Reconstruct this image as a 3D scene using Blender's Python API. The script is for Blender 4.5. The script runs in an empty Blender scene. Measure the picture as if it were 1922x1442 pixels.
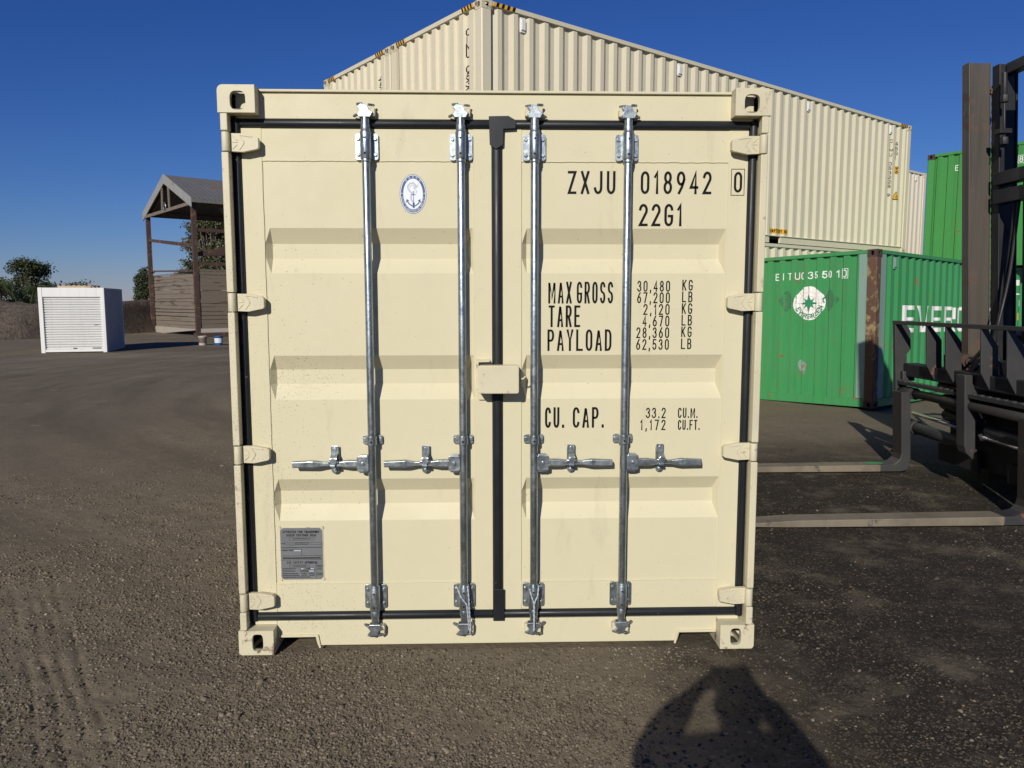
import bpy, bmesh, math, random
import numpy as np
from mathutils import Vector, Matrix
SC = bpy.context.scene
COL = SC.collection
# ------------------------------------------------------------------ camera, sky, sun, exposure
def cam_basis(yaw, pitch, roll):
    f = Vector((math.sin(yaw)*math.cos(pitch), math.cos(yaw)*math.cos(pitch), math.sin(pitch)))
    r = Vector((math.cos(yaw), -math.sin(yaw), 0)); u = r.cross(f)
    return r*math.cos(roll)+u*math.sin(roll), u*math.cos(roll)-r*math.sin(roll), f
CAM = Vector((-0.0353, -3.4931, 1.6518))
r_, u_, f_ = cam_basis(0.0283, -0.1067, -0.0008)
cd = bpy.data.cameras.new('camera'); cam = bpy.data.objects.new('camera', cd); COL.objects.link(cam)
cd.sensor_width = 36; cd.lens = 36*1444/1922; cd.clip_start = 0.01; cd.clip_end = 5000
M = Matrix((r_, u_, -f_)).transposed().to_4x4(); M.translation = CAM
cam.matrix_world = M
SC.camera = cam
SUN_EL, SUN_AZ = math.radians(25.4), math.radians(180+18.4)
TO_SUN = Vector((math.sin(SUN_AZ)*math.cos(SUN_EL), math.cos(SUN_AZ)*math.cos(SUN_EL), math.sin(SUN_EL)))
sl = bpy.data.lights.new('sun', 'SUN'); sl.energy = 4.2; sl.angle = math.radians(0.53); sl.color = (1.0, 0.945, 0.84)
so = bpy.data.objects.new('sun', sl); COL.objects.link(so); so.rotation_euler = TO_SUN.to_track_quat('Z', 'Y').to_euler()
W = bpy.data.worlds.new('World'); SC.world = W; W.use_nodes = True
wt = W.node_tree; bgn = wt.nodes['Background']
sky = wt.nodes.new('ShaderNodeTexSky'); sky.sky_type = 'NISHITA'; sky.sun_disc = False
sky.sun_elevation = SUN_EL; sky.sun_rotation = SUN_AZ
sky.altitude = 0; sky.air_density = 1.0; sky.dust_density = 0.0; sky.ozone_density = 2.0
_sp = wt.nodes.new('ShaderNodeSeparateColor'); _cb = wt.nodes.new('ShaderNodeCombineColor'); wt.links.new(sky.outputs[0], _sp.inputs[0])
for _i, (_g, _k) in enumerate(((1.49, .153), (1.22, .343), (1.0, 1.0))):   # clear dry winter air: a deeper blue than the model's
    _p = wt.nodes.new('ShaderNodeMath'); _p.operation = 'POWER'; _p.inputs[1].default_value = _g; wt.links.new(_sp.outputs[_i], _p.inputs[0])
    _q = wt.nodes.new('ShaderNodeMath'); _q.operation = 'MULTIPLY'; _q.inputs[1].default_value = _k; wt.links.new(_p.outputs[0], _q.inputs[0]); wt.links.new(_q.outputs[0], _cb.inputs[_i])
wt.links.new(_cb.outputs[0], bgn.inputs[0]); bgn.inputs[1].default_value = 0.064
SC.view_settings.view_transform = 'Standard'; SC.view_settings.look = 'None'
SC.view_settings.exposure = 0.0; SC.view_settings.gamma = 1.0
# ------------------------------------------------------------------ helpers
rnd = random.Random(7)
def tag(o, label=None, cat=None, group=None, kind=None):
    if label: o['label'] = label
    if cat: o['category'] = cat
    if group: o['group'] = group
    if kind: o['kind'] = kind
    return o
def empty(name, loc=(0, 0, 0), rot=None):
    o = bpy.data.objects.new(name, None); COL.objects.link(o); o.location = loc
    o.empty_display_size = .1
    if rot is not None: o.rotation_euler = rot
    return o
class MB:
    def __init__(s): s.v = []; s.f = []; s.m = []; s.sm = []
    def add(s, vs, fs, mi=0, sm=False):
        b = len(s.v); s.v += [tuple(p) for p in vs]
        for q in fs: s.f.append([b+i for i in q]); s.m.append(mi); s.sm.append(sm)
        return s
    def box(s, x0, x1, y0, y1, z0, z1, mi=0):
        return s.add([(x0,y0,z0),(x1,y0,z0),(x1,y1,z0),(x0,y1,z0),(x0,y0,z1),(x1,y0,z1),(x1,y1,z1),(x0,y1,z1)],
              [(0,3,2,1),(4,5,6,7),(0,1,5,4),(1,2,6,5),(2,3,7,6),(3,0,4,7)], mi)
    def prism(s, poly, a, b, ax='y', mi=0, sm=False):
        n = len(poly)
        P = {'y': lambda p, t: (p[0], t, p[1]), 'x': lambda p, t: (t, p[0], p[1]), 'z': lambda p, t: (p[0], p[1], t)}[ax]
        vs = [P(p, a) for p in poly]+[P(p, b) for p in poly]
        b0 = len(s.v); s.v += vs
        s.f.append([b0+i for i in range(n)]); s.m.append(mi); s.sm.append(False)
        s.f.append([b0+n+i for i in reversed(range(n))]); s.m.append(mi); s.sm.append(False)
        for i in range(n):
            j = (i+1) % n; s.f.append([b0+i, b0+j, b0+n+j, b0+n+i]); s.m.append(mi); s.sm.append(sm)
        return s
    def cyl(s, p0, p1, r0, r1=None, n=12, mi=0, sm=True, caps=True):
        r1 = r0 if r1 is None else r1
        return s.tube([p0, p1], [r0, r1], n, mi, sm, caps)
    def tube(s, pts, r, n=8, mi=0, sm=True, caps=True):
        pts = [Vector(p) for p in pts]; k = len(pts)
        rs = r if isinstance(r, (list, tuple)) else [r]*k
        T = []
        for i in range(k):
            d = pts[min(i+1, k-1)]-pts[max(i-1, 0)]
            T.append(d.normalized() if d.length > 1e-9 else Vector((0, 0, 1)))
        a = T[0].orthogonal().normalized(); b0 = len(s.v)
        for i in range(k):
            a = (a-T[i]*a.dot(T[i])).normalized(); b = T[i].cross(a)
            for j in range(n):
                t = 2*math.pi*j/n
                s.v.append(tuple(pts[i]+(a*math.cos(t)+b*math.sin(t))*rs[i]))
        for i in range(k-1):
            for j in range(n):
                jn = (j+1) % n
                s.f.append([b0+i*n+j, b0+i*n+jn, b0+(i+1)*n+jn, b0+(i+1)*n+j]); s.m.append(mi); s.sm.append(sm)
        if caps:
            s.f.append([b0+j for j in reversed(range(n))]); s.m.append(mi); s.sm.append(False)
            s.f.append([b0+(k-1)*n+j for j in range(n)]); s.m.append(mi); s.sm.append(False)
        return s
    def grid(s, rows, mi=0, sm=False):
        b0 = len(s.v); n = len(rows[0])
        for r in rows: s.v += [tuple(p) for p in r]
        for i in range(len(rows)-1):
            for j in range(n-1):
                s.f.append([b0+i*n+j, b0+i*n+j+1, b0+(i+1)*n+j+1, b0+(i+1)*n+j]); s.m.append(mi); s.sm.append(sm)
        return s
    def warp(s, fn): s.v = [tuple(fn(*p)) for p in s.v]; return s
    def mesh(s, name, mats, recalc=True):
        me = bpy.data.meshes.new(name); me.from_pydata(s.v, [], s.f)
        for m in (mats if isinstance(mats, (list, tuple)) else [mats]): me.materials.append(m)
        me.polygons.foreach_set('material_index', s.m); me.polygons.foreach_set('use_smooth', s.sm)
        if recalc:
            bm = bmesh.new(); bm.from_mesh(me); bmesh.ops.recalc_face_normals(bm, faces=bm.faces); bm.to_mesh(me); bm.free()
        me.update(); return me
    def build(s, name, mats, parent=None, bevel=0, seg=2, recalc=True, org=None, loc=None):
        if org is not None: s.v = [(p[0]-org[0], p[1]-org[1], p[2]-org[2]) for p in s.v]
        o = bpy.data.objects.new(name, s.mesh(name, mats, recalc)); COL.objects.link(o)
        if parent: o.parent = parent
        if loc: o.location = loc
        if bevel:
            b = o.modifiers.new('bevel', 'BEVEL'); b.width = bevel; b.segments = seg; b.limit_method = 'ANGLE'; b.angle_limit = math.radians(50)
            b.harden_normals = False
        return o
def link_mesh(name, me, parent, loc=(0, 0, 0), scale=None, bevel=0):
    o = bpy.data.objects.new(name, me); COL.objects.link(o); o.parent = parent; o.location = loc
    if scale: o.scale = scale
    if bevel:
        b = o.modifiers.new('bevel', 'BEVEL'); b.width = bevel; b.segments = 2; b.limit_method = 'ANGLE'; b.angle_limit = math.radians(50)
    return o
def copy_tree(o, parent=None):
    c = o.copy(); COL.objects.link(c)
    if parent: c.parent = parent
    for ch in list(o.children): copy_tree(ch, c)
    return c
def arc(cx, cy, rx, ry, a0, a1, n=9):
    return [(cx+rx*math.cos(math.radians(a0+(a1-a0)*i/n)), cy+ry*math.sin(math.radians(a0+(a1-a0)*i/n))) for i in range(n+1)]
def rrect(x0, x1, z0, z1, r, n=4):
    return arc(x1-r, z1-r, r, r, 0, 90, n)+arc(x0+r, z1-r, r, r, 90, 180, n)+arc(x0+r, z0+r, r, r, 180, 270, n)+arc(x1-r, z0+r, r, r, 270, 360, n)
# ------------------------------------------------------------------ single-stroke lettering
R = .25
GL = {
 '0': [arc(.5,1-R,.5,R,0,180)+arc(.5,R,.5,R,180,360)+[(1,1-R)]],
 '1': [[(.05,.8),(.75,1),(.75,0)]], '2': [arc(.5,1-R,.5,R,170,-25)+[(0,0),(1,0)]],
 '3': [arc(.48,.76,.46,.24,165,-75)+arc(.46,.27,.54,.27,75,-165)], '4': [[(.75,0),(.75,1),(0,.27),(1,.27)]],
 '5': [[(.92,1),(.12,1),(.05,.52)]+arc(.48,.31,.52,.31,125,-160)],
 '6': [[(.78,1),(.35,.72),(.06,.42)]+arc(.5,.29,.5,.29,165,525,16)],
 '9': [[(.22,0),(.65,.28),(.94,.58)]+arc(.5,.71,.5,.29,-15,345,16)],
 '7': [[(0,1),(1,1),(.35,0)]], '8': [arc(.5,.76,.43,.24,0,360,14), arc(.5,.265,.5,.265,0,360,14)],
 'A': [[(0,0),(.5,1),(1,0)], [(.16,.3),(.84,.3)]],
 'B': [[(0,0),(0,1),(.55,1)]+arc(.55,.76,.4,.24,90,-90)+[(0,.52)], [(.55,.52)]+arc(.55,.26,.45,.26,90,-90)+[(0,0)]],
 'C': [arc(.5,1-R,.5,R,10,180)+arc(.5,R,.5,R,180,350)],
 'D': [[(0,0),(0,1),(.45,1)]+arc(.45,.72,.55,.28,90,0,5)+arc(.45,.28,.55,.28,0,-90,5)+[(0,0)]],
 'E': [[(1,1),(0,1),(0,0),(1,0)], [(0,.52),(.8,.52)]], 'F': [[(1,1),(0,1),(0,0)], [(0,.52),(.8,.52)]],
 'G': [arc(.5,1-R,.5,R,10,180)+arc(.5,R,.5,R,180,360)+[(1,.45),(.55,.45)]],
 'H': [[(0,0),(0,1)], [(1,0),(1,1)], [(0,.52),(1,.52)]], 'I': [[(.5,0),(.5,1)]],
 'J': [arc(.5,R,.5,R,190,360)+[(1,1)]], 'K': [[(0,0),(0,1)], [(1,1),(0,.4)], [(.3,.58),(1,0)]],
 'L': [[(0,1),(0,0),(1,0)]], 'M': [[(0,0),(0,1),(.5,.2),(1,1),(1,0)]], 'N': [[(0,0),(0,1),(1,0),(1,1)]],
 'P': [[(0,0),(0,1),(.55,1)]+arc(.55,.74,.45,.26,90,-90)+[(0,.48)]],
 'R': [[(0,0),(0,1),(.55,1)]+arc(.55,.75,.45,.25,90,-90)+[(0,.5)], [(.5,.5),(1,0)]],
 'S': [arc(.5,.755,.5,.245,15,235,10)+arc(.5,.255,.5,.255,55,-165,10)],
 'T': [[(0,1),(1,1)], [(.5,1),(.5,0)]], 'U': [[(0,1)]+arc(.5,R,.5,R,180,360)+[(1,1)]],
 'V': [[(0,1),(.5,0),(1,1)]], 'W': [[(0,1),(.25,0),(.5,.8),(.75,0),(1,1)]], 'X': [[(0,0),(1,1)], [(0,1),(1,0)]],
 'Y': [[(0,1),(.5,.45),(1,1)], [(.5,.45),(.5,0)]], 'Z': [[(0,1),(1,1),(0,0),(1,0)]],
 '.': [[(.5,0),(.5,.06)]], ',': [[(.6,.08),(.25,-.16)]], '-': [[(.1,.5),(.9,.5)]], ' ': []}
GL['O'] = GL['0']; GL['Q'] = GL['0']
GW = {'1': .6, 'I': .35, '.': .4, ',': .45, ' ': .75, 'M': 1.25, 'W': 1.3}
def strip(mb, pl, w, fmap, k, mi=0, maxseg=9e9, across=1, ext=True):
    pts = [Vector((p[0], p[1])) for p in pl]
    q = [pts[0]]
    for p in pts[1:]:
        if (p-q[-1]).length > 1e-6: q.append(p)
    closed = len(q) > 2 and (q[0]-q[-1]).length < 1e-5
    if ext and not closed:
        q[0] = q[0]+(q[0]-q[1]).normalized()*w*.5; q[-1] = q[-1]+(q[-1]-q[-2]).normalized()*w*.5
    fine = [q[0]]
    for p in q[1:]:
        n = max(1, math.ceil((p-fine[-1]).length/maxseg)); a = fine[-1].copy()
        for i in range(1, n+1): fine.append(a.lerp(p, i/n))
    q = fine; n = len(q); rows = []
    for i in range(n):
        d0 = (q[i]-q[i-1]) if i > 0 else ((q[0]-q[-2]) if closed else (q[1]-q[0]))
        d1 = (q[i+1]-q[i]) if i < n-1 else ((q[1]-q[0]) if closed else (q[-1]-q[-2]))
        d0 = d0.normalized(); d1 = d1.normalized(); t = d0+d1
        if t.length < .25: t = d0
        t.normalize(); nn = Vector((-t.y, t.x)); c = max(.42, abs(nn.dot(Vector((-d0.y, d0.x)))))
        h = w*.5/c
        rows.append([fmap(*(q[i]+nn*(h*(1-2*j/across))), k) for j in range(across+1)])
    mb.grid(rows, mi)
def text(mb, s, x0, x1, z0, z1, w, fmap, mi=0, gap=.42, maxseg=9e9, across=1, rotate=None):
    ws = [GW.get(c, 1.0) for c in s]; unit = (x1-x0)/(sum(ws)+gap*(len(s)-1)); x = x0; k = 0
    for c, cw in zip(s, ws):
        W_ = cw*unit; H_ = z1-z0
        for pl in GL[c]:
            strip(mb, [(x+w/2+p[0]*(W_-w), z0+w/2+p[1]*(H_-w)) for p in pl], w, fmap, k, mi, maxseg, across); k += 1
        x += W_+gap*unit
    return mb
def disc_mb(mb, cx, cz, rx, rz, fmap, k, mi=0, rings=1, n=40, r0=0.0, jag=None):
    rows = []
    for i in range(rings+1):
        t = r0+(1-r0)*i/rings
        rows.append([fmap(cx+rx*t*math.cos(2*math.pi*j/n)*(jag(j) if jag else 1), cz+rz*t*math.sin(2*math.pi*j/n)*(jag(j) if jag else 1), k) for j in range(n+1)])
    mb.grid(rows, mi)
# ------------------------------------------------------------------ materials
def mat(name):
    m = bpy.data.materials.new(name); m.use_nodes = True
    t = m.node_tree; return m, t, t.nodes['Principled BSDF']
class NT:
    def __init__(s, t): s.t = t; s.tc = t.nodes.new('ShaderNodeTexCoord')
    def n(s, typ, **kw):
        nd = s.t.nodes.new(typ)
        for k, v in kw.items(): setattr(nd, k, v)
        return nd
    def l(s, a, b): s.t.links.new(a, b)
    def noise(s, scale, detail=4, rough=.55, vec=None, dim=None):
        nd = s.n('ShaderNodeTexNoise'); nd.inputs['Scale'].default_value = scale; nd.inputs['Detail'].default_value = detail; nd.inputs['Roughness'].default_value = rough
        s.l(vec if vec is not None else s.tc.outputs['Object'], nd.inputs['Vector']); return nd.outputs['Fac']
    def scalevec(s, sx, sy, sz):
        mp = s.n('ShaderNodeMapping'); mp.inputs['Scale'].default_value = (sx, sy, sz); s.l(s.tc.outputs['Object'], mp.inputs['Vector']); return mp.outputs[0]
    def ramp(s, fac, stops):
        nd = s.n('ShaderNodeValToRGB'); cr = nd.color_ramp
        while len(cr.elements) < len(stops): cr.elements.new(.5)
        for e, (p, c) in zip(cr.elements, stops):
            e.position = p; e.color = (c, c, c, 1) if isinstance(c, (int, float)) else (*c, 1)
        s.l(fac, nd.inputs[0]); return nd.outputs[0]
    def mix(s, fac, a, b, mode='MIX'):
        nd = s.n('ShaderNodeMix', data_type='RGBA', blend_type=mode)
        for inp, v in ((nd.inputs[0], fac), (nd.inputs[6], a), (nd.inputs[7], b)):
            if isinstance(v, (int, float)): inp.default_value = v
            elif isinstance(v, tuple): inp.default_value = (*v, 1)
            else: s.l(v, inp)
        return nd.outputs[2]
    def math(s, op, a, b=0.0, c=None):
        nd = s.n('ShaderNodeMath', operation=op)
        for i, v in enumerate((a, b) if c is None else (a, b, c)):
            if isinstance(v, (int, float)): nd.inputs[i].default_value = v
            else: s.l(v, nd.inputs[i])
        return nd.outputs[0]
    def maprange(s, v, a, b, c, d):
        nd = s.n('ShaderNodeMapRange'); nd.interpolation_type = 'SMOOTHSTEP'
        for i, q in enumerate((a, b, c, d)): nd.inputs[i+1].default_value = q
        s.l(v, nd.inputs[0]); return nd.outputs[0]
    def bump(s, h, strength, dist, normal=None):
        nd = s.n('ShaderNodeBump'); nd.inputs['Strength'].default_value = strength; nd.inputs['Distance'].default_value = dist
        s.l(h, nd.inputs['Height'])
        if normal is not None: s.l(normal, nd.inputs['Normal'])
        return nd.outputs[0]
    def xyz(s):
        nd = s.n('ShaderNodeSeparateXYZ'); s.l(s.tc.outputs['Object'], nd.inputs[0]); return nd.outputs
def paint(name, col, rough=.42, var=.07, rust=0.0, streak=0.0, wav=.25, speck=False, metallic=0.0, rustcol=(.13, .055, .025), spec=.5, grime=None, rscale=2.6, fleck=0):
    m, t, b = mat(name); N = NT(t)
    c = N.mix(N.noise(.9, 6), tuple(v*(1-var) for v in col), tuple(min(1, v*(1+var)) for v in col))
    c = N.mix(N.math('MULTIPLY', N.ramp(N.noise(11, 5, .65), [(.52, 0), (.75, 1)]), .12), c, tuple(v*.72 for v in col))
    rg = rough
    if streak:
        sv = N.scalevec(9, 9, .45)
        c = N.mix(N.math('MULTIPLY', N.ramp(N.noise(1.0, 5, .6, sv), [(.5, 0), (.72, 1)]), streak), c, tuple(v*.45 for v in col))
    if grime:
        c = N.mix(N.math('MULTIPLY', N.ramp(N.noise(2.2, 7, .7), [(.45, 0), (.7, 1)]), grime[0]), c, grime[1])
    if rust:
        rf = N.ramp(N.noise(rscale, 9, .72), [(.62-rust*.25, 0), (.68-rust*.25, 1)])
        rc = N.mix(N.noise(14, 5), rustcol, tuple(v*2.2 for v in rustcol))
        c = N.mix(rf, c, rc); rg = N.math('ADD', N.math('MULTIPLY', rf, .35), rough)
    if fleck:
        c = N.mix(N.math('MULTIPLY', N.ramp(N.noise(38, 4, .7), [(.70, 0), (.73, 1)]), fleck), c, (.45, .43, .38))
    if speck:   # mud splashed up from the yard: small spots that thicken to the lower left
        X = N.xyz()
        den = N.math('MULTIPLY', N.maprange(X[0], -.55, -1.15, .0, 1), N.math('MULTIPLY', N.maprange(X[2], .05, .9, .35, 1), N.maprange(X[2], 2.15, 1.25, .0, 1)))
        den = N.math('ADD', N.math('MULTIPLY', den, N.maprange(N.noise(3.0, 3), .38, .62, .2, 1.0)), .010)
        for sc, rr in ((210, .42), (110, .32), (55, .2)):
            vo = N.n('ShaderNodeTexVoronoi'); vo.inputs['Scale'].default_value = sc; N.l(N.tc.outputs['Object'], vo.inputs['Vector'])
            sep = N.n('ShaderNodeSeparateColor'); N.l(vo.outputs['Color'], sep.inputs[0])
            on = N.math('LESS_THAN', sep.outputs[0], N.math('MULTIPLY', den, .55))
            sp = N.math('MULTIPLY', N.math('LESS_THAN', vo.outputs['Distance'], N.math('MULTIPLY', sep.outputs[1], rr)), on)
            c = N.mix(N.math('MULTIPLY', sp, .7), c, (.21, .16, .10))
        sv = N.scalevec(1, 1, .22)
        c = N.mix(N.math('MULTIPLY', N.ramp(N.noise(7, 6, .7, sv), [(.60, 0), (.70, 1)]), .22), c, (.34, .30, .23))
        c = N.mix(N.math('MULTIPLY', N.ramp(N.noise(150, 2), [(.76, 0), (.8, 1)]), .5), c, (.85, .82, .7))
    if isinstance(c, tuple): b.inputs['Base Color'].default_value = (*c, 1)
    else: N.l(c, b.inputs['Base Color'])
    if isinstance(rg, float): 
        N.l(N.maprange(N.noise(6, 5), .3, .7, rough-.07, rough+.1), b.inputs['Roughness'])
    else: N.l(rg, b.inputs['Roughness'])
    b.inputs['Metallic'].default_value = metallic; b.inputs['Specular IOR Level'].default_value = spec
    nb = N.bump(N.noise(2.4, 2), wav, .012)
    nb = N.bump(N.noise(160, 2), .05, .001, nb)
    N.l(nb, b.inputs['Normal'])
    return m
MT = {}
MT['cream'] = paint('cream_paint', (.612, .562, .383), .56, .025, speck=True, wav=.22, spec=.32)
MT['cream_worn'] = paint('worn_cream_paint', (.605, .556, .383), .56, .04, rust=.12, rscale=16, rustcol=(.22, .19, .15), speck=True, wav=.2, grime=(.28, (.35, .28, .2)))
MT['cream_chip'] = paint('chipped_cream_paint', (.60, .55, .38), .56, .05, rust=.36, rscale=9, wav=.2, rustcol=(.11, .065, .05), grime=(.3, (.36, .25, .2)))
MT['beige'] = paint('beige_stack_paint', (.655, .597, .440), .5, .04, streak=.10, wav=.15)
MT['beige2'] = paint('pale_beige_stack_paint', (.68, .62, .49), .5, .04, streak=.10, wav=.15)
MT['green'] = paint('green_paint', (.044, .262, .084), .5, .10, rust=.05, streak=.35, wav=.3, grime=(.45, (.075, .22, .10)))
MT['green2'] = paint('leaf_green_paint', (.052, .25, .062), .5, .08, rust=.02, streak=.3, wav=.2)
MT['pale_green'] = paint('faded_green_paint', (.20, .31, .26), .6, .1, rust=.06, streak=.2)
MT['rust'] = paint('rusty_steel', (.105, .055, .034), .8, .35, rust=.45, wav=.4, rustcol=(.17, .125, .062))
MT['dark_rust'] = paint('dark_rusty_steel', (.06, .035, .026), .8, .3, rust=.3, wav=.3, rustcol=(.09, .045, .03))
MT['black'] = paint('black_machine_paint', (.016, .016, .018), .5, .2, wav=.2, grime=(.5, (.045, .042, .04)))
MT['grey_steel'] = paint('worn_grey_steel', (.036, .036, .038), .5, .2, wav=.3, rust=.03, grime=(.5, (.060, .056, .052)))
MT['mast_steel'] = paint('worn_mast_steel', (.080, .071, .061), .5, .2, wav=.3, rust=.38, rscale=1.7, streak=.75, rustcol=(.060, .036, .024))
MT['fork_steel'] = paint('dusty_fork_steel', (.20, .168, .120), .7, .25, wav=.3, rust=.16, rscale=5, streak=.3, grime=(.8, (.095, .078, .056)), rustcol=(.06, .05, .045))
MT['fork_dark'] = paint('dark_fork_steel', (.028, .024, .022), .6, .3, wav=.4, rust=.15, rustcol=(.07, .05, .035))
MT['chrome'] = paint('chrome_rod', (.75, .75, .74), .18, .03, metallic=1.0, wav=.0)
MT['white'] = paint('white_metal_paint', (.74, .74, .72), .5, .05, streak=.2, wav=.2)
MT['decal_black'] = paint('black_decal', (.009, .009, .010), .5, .1, wav=0, spec=.12)
MT['decal_white'] = paint('white_decal', (.78, .78, .75), .5, .05, wav=0, grime=(.3, (.55, .6, .55)))
MT['decal_yellow'] = paint('yellow_decal', (.72, .38, .03), .5, .05, wav=0)
MT['decal_blue'] = paint('navy_decal', (.025, .07, .20), .4, .05, wav=0)
MT['decal_pale'] = paint('pale_decal', (.72, .75, .80), .4, .04, wav=0)
MT['decal_grey'] = paint('grey_decal', (.42, .47, .53), .4, .1, wav=0)
MT['decal_red'] = paint('faded_red_decal', (.62, .42, .38), .5, .1, wav=0)
MT['decal_green'] = paint('green_decal', (.02, .22, .11), .5, .1, wav=0)
MT['tyre'] = paint('tyre_rubber', (.018, .017, .016), .85, .2, wav=.3)
MT['dark'] = paint('black_and_hole_shade', (.012, .012, .012), .9, .1, wav=0)  # black for dark parts, and for shade painted into holes and pockets
MT['plate_grey'] = paint('etched_data_plate', (.20, .205, .215), .42, .06, metallic=.35, wav=.05)
MT['rubber'] = paint('black_rubber_gasket', (.014, .016, .019), .42, .25, wav=.25, grime=(.25, (.035, .036, .038)), spec=.3, fleck=.35)
MT['cavity'] = paint('painted_cavity_shade', (.10, .09, .075), .8, .2, wav=.2)  # casting insides in dark brown: the shade of the holes put into colour
MT['grey_side'] = paint('darker_grey_side', (.47, .45, .41), .6, .1, streak=.5, wav=.2)  # sides and side rails a darker grey than the front
def galv():
    m, t, b = mat('galvanised_steel'); N = NT(t)
    vo = N.n('ShaderNodeTexVoronoi'); vo.inputs['Scale'].default_value = 120; N.l(N.tc.outputs['Object'], vo.inputs['Vector'])
    sep = N.n('ShaderNodeSeparateColor'); N.l(vo.outputs['Color'], sep.inputs[0])
    sv = N.scalevec(22, 22, 5)
    c = N.mix(sep.outputs[0], (.30, .34, .36), (.44, .48, .50)); c = N.mix(N.ramp(N.noise(1, 5, .6, sv), [(.45, 0), (.68, 1)]), c, (.24, .28, .30))
    N.l(c, b.inputs['Base Color']); b.inputs['Metallic'].default_value = .9
    N.l(N.maprange(N.noise(30, 4), .3, .7, .30, .48), b.inputs['Roughness'])
    N.l(N.bump(N.noise(45, 4), .25, .003), b.inputs['Normal']); return m
MT['galv'] = galv()
def wood(name, c1, c2, ax=0, dark=(.05, .035, .025)):
    m, t, b = mat(name); N = NT(t); s = [14, 14, 14]; s[ax] = .7
    f = N.noise(1.2, 7, .65, N.scalevec(*s)); c = N.mix(f, c1, c2)
    s2 = [3, 3, 5]; s2[ax] = .35
    c = N.mix(N.ramp(N.noise(1.1, 6, .7, N.scalevec(*s2)), [(.56, 0), (.66, 1)]), c, dark)
    N.l(c, b.inputs['Base Color']); b.inputs['Roughness'].default_value = .85
    N.l(N.bump(f, .6, .01), b.inputs['Normal']); return m
MT['plank'] = wood('weathered_planks', (.10, .078, .058), (.215, .175, .135), 0)
MT['timber'] = wood('old_timber', (.12, .09, .07), (.24, .2, .16), 0)
MT['pale_timber'] = wood('pale_timber', (.38, .29, .18), (.52, .43, .30), 0, (.2, .15, .1))
def leafmat(name, a, b_, c_):
    m, t, b = mat(name); N = NT(t)
    oi = N.n('ShaderNodeNewGeometry')
    c = N.mix(oi.outputs['Random Per Island'], a, b_); c = N.mix(N.ramp(N.noise(.7, 3), [(.4, 0), (.65, 1)]), c, c_)
    N.l(c, b.inputs['Base Color']); b.inputs['Roughness'].default_value = .6
    return m
MT['leaf'] = leafmat('dark_leaf', (.030, .042, .016), (.070, .090, .032), (.045, .055, .022))
MT['leaf_olive'] = leafmat('olive_leaf', (.055, .060, .026), (.12, .12, .055), (.08, .085, .035))
MT['leaf_palm'] = leafmat('palm_leaf', (.035, .06, .015), (.075, .11, .03), (.05, .07, .02))
MT['bark'] = wood('bark', (.06, .045, .035), (.13, .10, .08), 2)
# ------------------------------------------------------------------ ground, gravel, bank
_rs = np.random.RandomState(3); _T = _rs.rand(256, 256)
def vnoise(x, y, sc, ox=0):
    x = x/sc+ox; y = y/sc+ox*1.7
    xi = np.floor(x).astype(int); yi = np.floor(y).astype(int); fx = x-xi; fy = y-yi
    fx = fx*fx*(3-2*fx); fy = fy*fy*(3-2*fy)
    g = lambda a, b: _T[a & 255, b & 255]
    return (g(xi, yi)*(1-fx)+g(xi+1, yi)*fx)*(1-fy)+(g(xi, yi+1)*(1-fx)+g(xi+1, yi+1)*fx)*fy
def fbm(x, y, sc, n=4, ox=0):
    s = 0; a = 1; t = 0
    for i in range(n): s = s+a*vnoise(x, y, sc/(2.03**i), ox+i*11.3); t += a; a *= .52
    return s/t
def sst(v, a, b):
    t = np.clip((v-a)/(b-a), 0, 1); return t*t*(3-2*t)
def gheight(x, y):
    base = -.14*np.maximum(sst(y, 6.0, 10.0), sst(x, 4.4, 6.5)*sst(y, 4.5, 8.0))
    near = 1-sst(np.hypot(x, y+1), 9, 30)
    h = (fbm(x, y, 1.6, 3)-.5)*.035+(fbm(x, y, .16, 4, 5)-.5)*.020*near
    flat = np.maximum(sst(-np.maximum(np.abs(x)-1.25, np.abs(y-3.03)-3.1), -.25, 0), sst(-np.maximum(np.abs(x-3.2)-1.7, np.abs(y-2.95)-1.25), -.3, 0))
    # tyre tread marks at the left
    tr = 0
    for i, x0 in enumerate((-1.655, -1.565, -1.485, -1.405)):
        tr = tr-.011*np.exp(-((x-x0+.67*(y+.83)+.010*np.sin(y*7+i))/.012)**2)*sst(y, 1.5, .3)*(.25+.75*(vnoise(x, y, .13, 3) > .45))
    return base+h*(1-flat)-.004*flat+tr-.008
xs = np.concatenate([-np.geomspace(4.2, 900, 90)[::-1], np.arange(-4.15, -2.6, .022), np.arange(-2.6, -1.35, .0085), np.arange(-1.35, 4.2, .022), np.geomspace(4.2, 900, 90)])
ys = np.concatenate([-np.geomspace(1.4, 900, 60)[::-1], np.arange(-1.35, 3.2, .022), np.geomspace(3.2, 1500, 150)])
X, Y = np.meshgrid(xs, ys); Z = gheight(X, Y)
def np_mesh(name, V, F, mats):
    me = bpy.data.meshes.new(name); nv, nf, k = len(V), len(F), F.shape[1]
    me.vertices.add(nv); me.vertices.foreach_set('co', V.astype(np.float32).ravel())
    me.loops.add(nf*k); me.loops.foreach_set('vertex_index', F.astype(np.int32).ravel())
    me.polygons.add(nf); me.polygons.foreach_set('loop_start', np.arange(nf, dtype=np.int32)*k)
    me.polygons.foreach_set('loop_total', np.full(nf, k, np.int32))
    me.materials.append(mats); me.update(calc_edges=True); return me
ny, nx = X.shape
idx = np.arange(ny*nx).reshape(ny, nx)
F = np.stack([idx[:-1, :-1], idx[:-1, 1:], idx[1:, 1:], idx[1:, :-1]], -1).reshape(-1, 4)
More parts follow.
